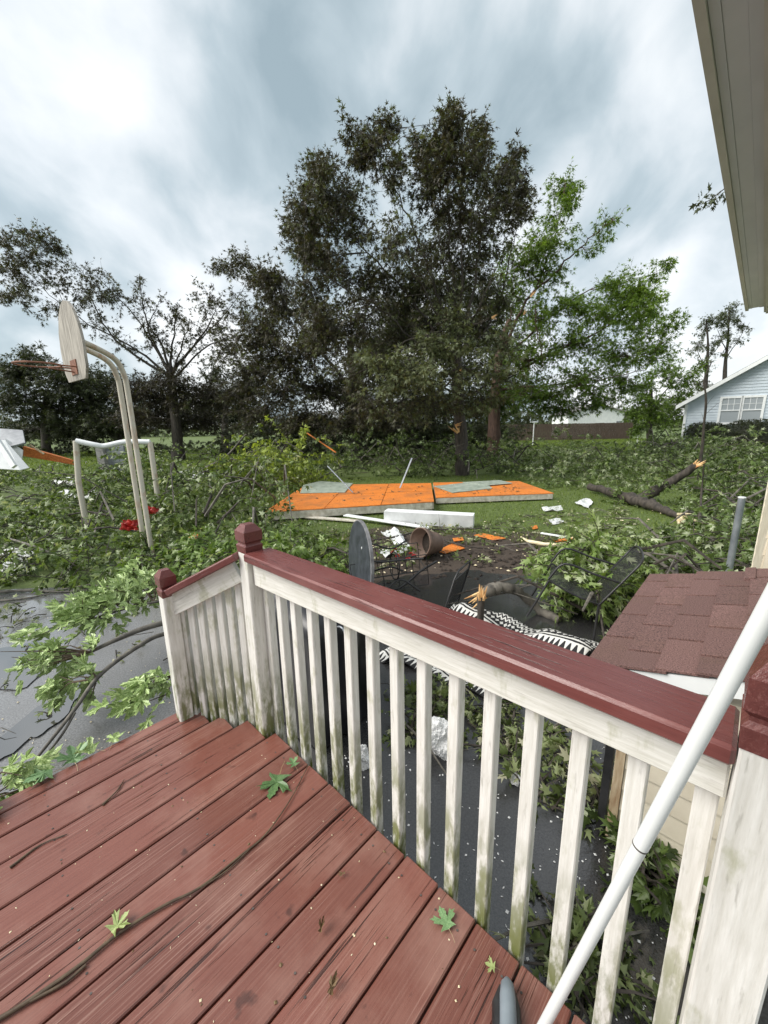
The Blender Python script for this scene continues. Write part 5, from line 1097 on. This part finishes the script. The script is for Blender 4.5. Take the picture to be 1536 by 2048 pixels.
# broken tree at left
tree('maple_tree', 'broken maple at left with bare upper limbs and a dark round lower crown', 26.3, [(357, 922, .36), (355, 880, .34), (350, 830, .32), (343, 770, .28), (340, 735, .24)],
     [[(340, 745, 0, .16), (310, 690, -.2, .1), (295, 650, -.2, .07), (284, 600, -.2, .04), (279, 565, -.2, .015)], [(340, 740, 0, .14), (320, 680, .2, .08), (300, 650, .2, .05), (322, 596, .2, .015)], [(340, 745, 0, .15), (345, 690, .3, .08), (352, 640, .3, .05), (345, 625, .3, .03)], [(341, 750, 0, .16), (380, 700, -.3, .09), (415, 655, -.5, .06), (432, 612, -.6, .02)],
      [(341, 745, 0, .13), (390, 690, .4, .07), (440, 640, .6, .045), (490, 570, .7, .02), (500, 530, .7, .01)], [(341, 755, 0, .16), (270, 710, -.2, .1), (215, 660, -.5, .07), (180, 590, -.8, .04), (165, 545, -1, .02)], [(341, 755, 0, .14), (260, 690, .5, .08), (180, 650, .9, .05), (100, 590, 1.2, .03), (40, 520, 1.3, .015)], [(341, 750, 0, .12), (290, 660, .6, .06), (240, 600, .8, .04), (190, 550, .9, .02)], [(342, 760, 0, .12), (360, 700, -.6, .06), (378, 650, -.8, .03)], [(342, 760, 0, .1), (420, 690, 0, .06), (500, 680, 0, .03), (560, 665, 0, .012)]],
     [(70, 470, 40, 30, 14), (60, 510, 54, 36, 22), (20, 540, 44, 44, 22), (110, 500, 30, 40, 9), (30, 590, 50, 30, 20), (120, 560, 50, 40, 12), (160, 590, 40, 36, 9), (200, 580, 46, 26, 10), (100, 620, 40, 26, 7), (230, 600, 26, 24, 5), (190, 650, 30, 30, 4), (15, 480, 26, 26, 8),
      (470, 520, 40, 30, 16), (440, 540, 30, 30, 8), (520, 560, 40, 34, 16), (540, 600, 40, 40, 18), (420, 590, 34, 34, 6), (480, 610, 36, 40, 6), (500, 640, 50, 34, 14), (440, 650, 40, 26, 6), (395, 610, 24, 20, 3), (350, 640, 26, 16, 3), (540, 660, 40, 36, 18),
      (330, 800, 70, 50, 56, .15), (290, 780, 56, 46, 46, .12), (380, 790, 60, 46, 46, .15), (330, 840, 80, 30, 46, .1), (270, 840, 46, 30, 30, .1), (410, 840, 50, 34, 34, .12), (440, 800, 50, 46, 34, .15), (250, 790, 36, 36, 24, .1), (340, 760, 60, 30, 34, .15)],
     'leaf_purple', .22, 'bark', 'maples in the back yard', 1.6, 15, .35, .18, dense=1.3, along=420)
# background wood at left
for i, (u, Y, lab, cl) in enumerate([(90, 32, 'dark leafy tree behind the basketball backboard', [(60, 740, 70, 44, 40), (130, 760, 60, 50, 40), (30, 800, 66, 50, 40), (110, 820, 80, 44, 46), (180, 800, 60, 56, 44), (200, 850, 60, 36, 34), (60, 860, 60, 30, 24), (60, 705, 46, 20, 10), (20, 745, 40, 30, 18), (140, 860, 60, 30, 26)]),
                                     (235, 34, 'dark leafy tree behind the twin basketball poles', [(220, 780, 60, 60, 44), (260, 830, 70, 44, 44), (200, 840, 60, 36, 34), (170, 760, 50, 40, 24), (250, 860, 50, 30, 24)]),
                                     (450, 36, 'dark leafy tree far behind the broken maple', [(440, 790, 60, 50, 40), (480, 830, 60, 40, 36), (400, 830, 50, 36, 26), (500, 780, 50, 50, 34), (430, 740, 40, 40, 16)])]):
    tree('background_tree', lab, Y, [(u, 895, .3), (u, 850, .28), (u + 4, 780, .2)], [[(u + 2, 820, 0, .12), (u - 40, 770, 0, .06)], [(u + 2, 820, 0, .12), (u + 45, 770, 0, .06)]], cl, 'leaf_dark', .30, 'bark', 'dark trees along the left background', 1.6, 15, .4, .25, dense=1.8)
tree('background_tree', 'dark tree standing directly behind the torn maple', 29, [(860, 900, .3), (862, 850, .28), (866, 760, .2)], [[(863, 820, 0, .12), (800, 740, 0, .06)], [(864, 800, 0, .12), (940, 720, 0, .06)], [(866, 770, 0, .1), (880, 660, 0, .05)]],
     [(760, 700, 60, 50, 40), (820, 640, 60, 56, 40), (890, 620, 60, 60, 40), (960, 640, 60, 56, 40), (1020, 700, 60, 50, 40), (860, 700, 80, 50, 46), (940, 740, 80, 50, 46), (780, 770, 80, 46, 46), (860, 800, 90, 44, 50), (960, 810, 90, 44, 50), (1040, 780, 60, 50, 40), (720, 830, 80, 36, 40), (800, 860, 90, 26, 40), (900, 860, 90, 26, 40), (1000, 860, 80, 24, 34), (680, 780, 60, 50, 36), (840, 560, 50, 40, 22), (930, 570, 50, 40, 22), (620, 850, 70, 30, 34), (560, 860, 60, 26, 30)], 'leaf_dark', .28, 'bark', 'dark trees along the left background', 1.8, 15, .5, .25, dense=1.5)
# right background
tree('background_tree', 'small olive-green tree left of the blue house', 34, [(1300, 880, .2), (1300, 830, .18), (1302, 780, .12)], [[(1300, 830, 0, .1), (1270, 790, 0, .05)], [(1300, 820, 0, .1), (1340, 770, 0, .05)]],
     [(1290, 770, 40, 40, 30), (1330, 750, 36, 36, 26), (1310, 810, 50, 34, 34), (1270, 830, 34, 34, 24), (1350, 800, 36, 44, 26), (1330, 840, 46, 26, 24), (1280, 860, 36, 20, 16), (1370, 760, 30, 36, 14), (1345, 715, 22, 26, 8), (1395, 740, 24, 26, 9)], 'leaf_green', .28, 'bark', None, 1.4, 14, .3, .25)
tree('background_tree', 'thinned tall tree behind the ridge of the blue house, left of two', 40, [(1408, 850, .2), (1412, 760, .16), (1416, 690, .1), (1412, 640, .04)], [[(1412, 740, 0, .07), (1392, 695, 0, .03)], [(1414, 720, 0, .07), (1440, 690, 0, .03)]],
     [(1410, 650, 22, 22, 16), (1398, 690, 20, 16, 10), (1425, 690, 16, 24, 10), (1405, 730, 26, 24, 14), (1425, 640, 14, 16, 6), (1400, 770, 26, 20, 14), (1382, 700, 12, 8, 3)], 'leaf_dark', .24, 'bark', 'tall thin trees behind the blue house', .8, 13, .8, .2)
tree('background_tree', 'thinned tall tree behind the ridge of the blue house, right of two', 40, [(1452, 850, .2), (1450, 740, .16), (1456, 680, .1), (1458, 620, .04)], [[(1452, 720, 0, .07), (1485, 665, 0, .03), (1500, 645, 0, .012)], [(1452, 700, 0, .07), (1435, 660, 0, .03)]],
     [(1460, 625, 26, 22, 20), (1440, 640, 20, 22, 14), (1475, 645, 20, 20, 12), (1455, 670, 26, 24, 14), (1480, 680, 16, 14, 5), (1445, 705, 18, 14, 5), (1492, 655, 14, 12, 4)], 'leaf_dark', .24, 'bark', 'tall thin trees behind the blue house', .8, 13, .8, .2)
br_ = empty('overhanging_sprig', D(1440, 400, 9), 'small leafy sprig showing past the edge of the eave', 'sprig')
LS = LeafSet(); m = MB(); m.tube([D(1640, 330, 9), D(1500, 370, 9), D(1452, 375, 9), D(1420, 400, 9), D(1396, 412, 9)], [.03, .02, .012, .008, .004], 5)
for k in range(10):
    j = rng.uniform(0, 1); p = D(1400 + 55 * j, 410 - 30 * j, 9); leaves_on_twig(LS, [p, p + Vector((rng.normal(0, .12), rng.normal(0, .12), rng.normal(0, .1)))], 7, .12, .6)
m.build('stem', 'bark', br_); LS.obj('foliage', 'mid', 'leaf_dark', br_)

# far wood on the horizon (reads as one mass)
LS = LeafSet(); n = 15000; u = rng.uniform(-700, 2300, n); th_ = np.abs(rng.normal(0, 1, n))
xs = rng.uniform(-190, 190, n); ys = 95 + rng.uniform(0, 18, n); zz = rng.random(n) * (6 + 3.0 * np.sin(xs * .09) + 1.6 * np.sin(xs * .31 + 1))
LS.add(np.stack([xs, ys, zz], 1), rnd_unit(n), rnd_unit(n), rng.uniform(1.0, 2.2, n), rng.random(n)); o = LS.obj('far_wood', 'far', 'leaf_dark'); tag(o, 'far low dark wood along the horizon', None, None, 'stuff')

# ------------------------------------------------------------------ heaps of torn foliage
def inpoly(P, x, y):
    c = False; j = len(P) - 1
    for i in range(len(P)):
        if (P[i][1] > y) != (P[j][1] > y) and x < (P[j][0] - P[i][0]) * (y - P[i][1]) / (P[j][1] - P[i][1]) + P[i][0]: c = not c
        j = i
    return c
def sample(P, n):
    xs = [p[0] for p in P]; ys = [p[1] for p in P]; o = []
    while len(o) < n:
        x, y = rng.uniform(min(xs), max(xs)), rng.uniform(min(ys), max(ys))
        if inpoly(P, x, y): o.append((x, y))
    return o
def heap(name, label, px_, n, hmax, size, mat, tint=.5, kind='mid', ln=.6, nl=12, world=False, bark='bark', sticks=8, tv=.31, low=.0):
    P = px_ if world else [tuple(G(u, v))[:2] for u, v in px_]; LS = LeafSet(); m = MB()
    for (x, y) in sample(P, int(n * (1.35 if hmax > .3 else 1))):
        cl_ = noise.noise(Vector((x * 1.1, y * 1.1, 7.7))) + .5 * noise.noise(Vector((x * 2.6, y * 2.6, 2.2)))
        if hmax > .3 and cl_ < -.08 and rng.random() < .72: continue
        hue_ = .2 * noise.noise(Vector((x * .9, y * .9, 12.5)))
        prof = max(.10, min(1.15, .5 + 1.1 * noise.noise(Vector((x * .55, y * .55, 3.3))))); z0 = low + hmax * prof * rng.random() ** .8
        d = unit(np.array([rng.normal(), rng.normal(), rng.normal(.15, .35)])); l = ln * rng.uniform(.5, 1.2)
        b = np.array([x, y, max(.02, z0)]); p1 = b + d * l * .5; p2 = b + d * l + np.array([0, 0, -.22 * l]); p1[2] = max(p1[2], .02); p2[2] = max(p2[2], .02)
        m.tube([b, p1, p2], [.007, .005, .002], 3, False)
        shade = rng.normal(0, .13)
        leaves_on_twig(LS, [b, p1, p2], int(nl * 1.6), size * .88, tint + .05 + shade + hue_, .1, .08, .45, tv)
    m2 = MB()
    for i in range(int(sticks * 1.5)):
        x, y = sample(P, 1)[0]; a = rng.uniform(0, 6.28); ks = min(1, .22 + hmax); l = rng.uniform(.8, 2.2) * ks; h = hmax * rng.uniform(.15, .9); c, s_ = math.cos(a), math.sin(a); r_ = rng.uniform(.008, .034) * ks
        (m if i % 2 else m2).tube([(x, y, max(.03, h * .4)), (x + c * l * .5, y + s_ * l * .5, h + .05), (x + c * l, y + s_ * l, max(.03, h * rng.uniform(.2, 1.3)))], [r_, r_ * .8, r_ * .4], 5)
    for pp in LS.p: pp[:, 2] = np.maximum(pp[:, 2], .02)
    o = LS.obj(name, kind, mat); tag(o, label, None, None, 'stuff'); s = m.build('twigs', bark, o, fix=False); s['kind'] = 'stuff'
    if m2.v: s = m2.build('broken_sticks', 'bark_grey', o, fix=False); s['kind'] = 'stuff'
    return o
heap('leafy_debris', 'low mat of torn green branches along the driveway edge at left', [(-250, 1192), (-250, 1080), (0, 1040), (300, 1040), (520, 1060), (690, 1110), (620, 1150), (480, 1165), (330, 1184)], 720, .38, .12, 'leaf_debris', .48, ln=.6, sticks=26)
heap('leafy_debris', 'tall heap of dark green torn branches around the basketball poles', [(180, 1075), (170, 1010), (300, 975), (460, 975), (580, 1010), (560, 1070), (400, 1090)], 640, 1.5, .13, 'leaf_debris', .46, ln=.7, sticks=26)
heap('leafy_debris', 'heap of torn branches in front of the collapsed shed', [(-260, 1060), (-260, 970), (-20, 950), (170, 960), (200, 1010), (120, 1060)], 420, .75, .14, 'leaf_debris', .46, ln=.8, sticks=20)
heap('leafy_debris', 'yellow-green fallen crown left of the orange panels', [(440, 985), (470, 960), (560, 950), (640, 958), (650, 975), (560, 995)], 330, 1.9, .17, 'leaf_yellow', .5, ln=.9, nl=12, sticks=16)
heap('leafy_debris', 'dark tangle of fallen branches behind the orange panels', [(590, 962), (620, 925), (800, 915), (1010, 920), (1060, 955), (900, 960)], 520, 1.5, .18, 'leaf_debris', .32, kind='far', ln=1.1, sticks=40)
heap('leafy_debris', 'wide grey-green bank of fallen foliage behind the lawn at right', [(1000, 962), (960, 925), (1100, 918), (1300, 915), (1480, 925), (1600, 950), (1500, 985), (1300, 990), (1110, 975)], 900, 1.35, .17, 'leaf_debris', .60, kind='far', ln=1.0, sticks=36)
heap('leafy_debris', 'tall green mass of the fallen crown before the blue house', [(1290, 930), (1300, 908), (1370, 905), (1420, 928), (1560, 945), (1640, 955), (1500, 968), (1350, 958)], 520, 1.75, .19, 'leaf_debris', .40, kind='far', ln=1.2, sticks=20)
heap('leafy_debris', 'near bank of large torn maple leaves right of the patio', [(1110, 1200), (1180, 1130), (1260, 1095), (1400, 1075), (1560, 1060), (1640, 1140), (1560, 1210), (1330, 1240), (1220, 1280)], 560, .62, .125, 'leaf_debris', .58, ln=.6, sticks=18)
heap('leafy_debris', 'bright pale leaves lying across the tipped patio chair', [(1090, 1225), (1120, 1180), (1200, 1165), (1225, 1230), (1190, 1262)], 150, .5, .115, 'leaf_pale', .62, ln=.45, sticks=6, low=.25)
heap('leafy_debris', 'green branches at the right edge behind the steel post', [(1380, 1040), (1420, 985), (1640, 985), (1700, 1060), (1500, 1075)], 300, 1.0, .14, 'leaf_debris', .4, ln=.8, sticks=12)
heap('leafy_debris', 'fresh green sprays in front of the railing corner', [(330, 1165), (420, 1115), (560, 1100), (700, 1140), (560, 1180), (430, 1190)], 230, .45, .12, 'leaf_pale', .35, ln=.5, sticks=6)
heap('leaf_litter', 'torn leaves scattered on the asphalt between the railing and the lean-to', [(960, 1500), (1010, 1440), (1110, 1460), (1230, 1560), (1240, 1680), (1130, 1640), (1010, 1610)], 62, .06, .085, 'leaf_litter', .42, ln=.22, nl=8, sticks=3)
heap('leaf_litter', 'dark green leaves heaped at the foot of the lean-to wall', [(1230, 1690), (1290, 1690), (1400, 1760), (1420, 1850), (1300, 1840)], 60, .12, .085, 'leaf_debris', .35, ln=.2, nl=9, sticks=0)
heap('leaf_litter', 'leaf litter under the edge of the patterned rug', [(780, 1430), (800, 1380), (860, 1390), (1000, 1420), (1010, 1470), (930, 1450), (850, 1480), (800, 1480)], 60, .08, .085, 'leaf_litter', .4, ln=.22, nl=8, sticks=2)
heap('leaf_litter', 'wet leaf clump below the railing at the bottom right', [(1080, 1900), (1150, 1840), (1260, 1900), (1240, 2040), (1150, 2020)], 36, .08, .07, 'leaf_litter', .4, ln=.16, nl=8, sticks=3)
heap('leaf_litter', 'scattered torn leaves on the muddy lawn', [(560, 1110), (640, 1060), (900, 1050), (1250, 1010), (1290, 1060), (1100, 1110), (900, 1130), (760, 1140)], 230, .05, .10, 'leaf_litter', .5, ln=.25, nl=6, sticks=60)
heap('undergrowth', 'dark undergrowth below the trees along the left background', [(-60, 34), (-34, 30), (-16, 30), (-15, 34), (-34, 40), (-60, 46)], 620, 3.4, .34, 'leaf_dark', .4, kind='far', ln=1.6, nl=18, world=True, sticks=0)
heap('undergrowth', 'dark undergrowth behind the torn maple in the middle background', [(-13.5, 32), (-12, 27), (-2, 24.5), (6, 24), (9, 28), (0, 32)], 620, 3.0, .30, 'leaf_dark', .4, kind='far', ln=1.5, nl=18, world=True, sticks=0)
def s_asph():
    while True:
        p = G(rng.uniform(660, 1400), rng.uniform(1420, 2048))
        return p
chips('pale_chips', 'small white chips of debris scattered over the asphalt', 620, s_asph, .010, .003, .009, 'foam')
for zc_, pxr, lab in ((.242, (600, 850, 972, 1002), 'scraps lying on the left orange panel'), (.202, (880, 1040, 968, 988), 'scraps lying on the right orange panel')):
    chips('wood_scraps', lab, 70, lambda: G(rng.uniform(*pxr[:2]), rng.uniform(*pxr[2:]), zc_), zc_ + .006, .01, .05, 'leaf_single_brown')
def s_lawn(): return G(rng.uniform(520, 1330), rng.uniform(985, 1150))
chips('soil_clods', 'dark clods of churned soil on the bare ground', 420, lambda: Vector((rng.normal(1.3, 1.1), rng.normal(6.0, .55), 0)), .012, .012, .05, 'soil')
chips('pale_chips', 'pale splinters and scraps scattered over the lawn', 260, s_lawn, .02, .01, .035, 'split_pale')
heap('leaf_litter', 'scattered wet leaves and bits stuck to the driveway at left', [(-150, 1200), (330, 1195), (330, 1330), (150, 1480), (-150, 1480)], 46, .02, .075, 'leaf_litter', .4, ln=.16, nl=4, sticks=6)
chips('pale_chips', 'fine pale grit scattered over the driveway at left', 260, lambda: G(rng.uniform(-150, 430), rng.uniform(1190, 1520)), .010, .003, .010, 'split_pale')

# ------------------------------------------------------------------ grass
def grass(name, label, P, n, hgt, wd, far=False):
    pts = np.array(sample(P, n)); a = rng.uniform(0, 6.28, n); h = hgt * rng.uniform(.5, 1.3, n); w = wd * rng.uniform(.7, 1.3, n); lean = rng.normal(0, .5, (n, 2)) * h[:, None]
    b0 = np.stack([pts[:, 0] - np.cos(a) * w, pts[:, 1] - np.sin(a) * w, np.zeros(n)], 1); b1 = np.stack([pts[:, 0] + np.cos(a) * w, pts[:, 1] + np.sin(a) * w, np.zeros(n)], 1); t = np.stack([pts[:, 0] + lean[:, 0], pts[:, 1] + lean[:, 1], h], 1)
    V = np.stack([b0, b1, t], 1).reshape(-1, 3); me = bpy.data.meshes.new(name); me.vertices.add(n * 3); me.vertices.foreach_set('co', V.astype('f').ravel())
    me.loops.add(n * 3); me.loops.foreach_set('vertex_index', np.arange(n * 3, dtype='i')); me.polygons.add(n); me.polygons.foreach_set('loop_start', np.arange(0, n * 3, 3, dtype='i'))
    at = me.attributes.new('tint', 'FLOAT', 'POINT'); at.data.foreach_set('value', np.repeat(np.clip(rng.normal(.45, .25, n), 0, 1), 3).astype('f')); me.materials.append(M['grass_blade']); me.update(calc_edges=True)
    o = bpy.data.objects.new(name, me); COL.objects.link(o); tag(o, label, None, None, 'stuff')
grass('grass', 'short green lawn grass around the fallen panels', [(-4.5, 6.4), (-1.2, 6.9), (1.0, 7.4), (2.4, 6.6), (3.4, 5.6), (5.5, 5.2), (9, 8), (10, 13), (4, 16), (-5, 16), (-9, 10)], 60000, .06, .005)
grass('grass', 'bright lawn grass of the far yard by the wooden fence', [(5, 17), (12, 14), (22, 20), (30, 45), (10, 45), (4, 28)], 60000, .11, .016)
grass('grass', 'lawn grass far off beyond the broken maple', [(-6, 17), (-4, 34), (-26, 44), (-34, 30), (-18, 18)], 40000, .11, .018)
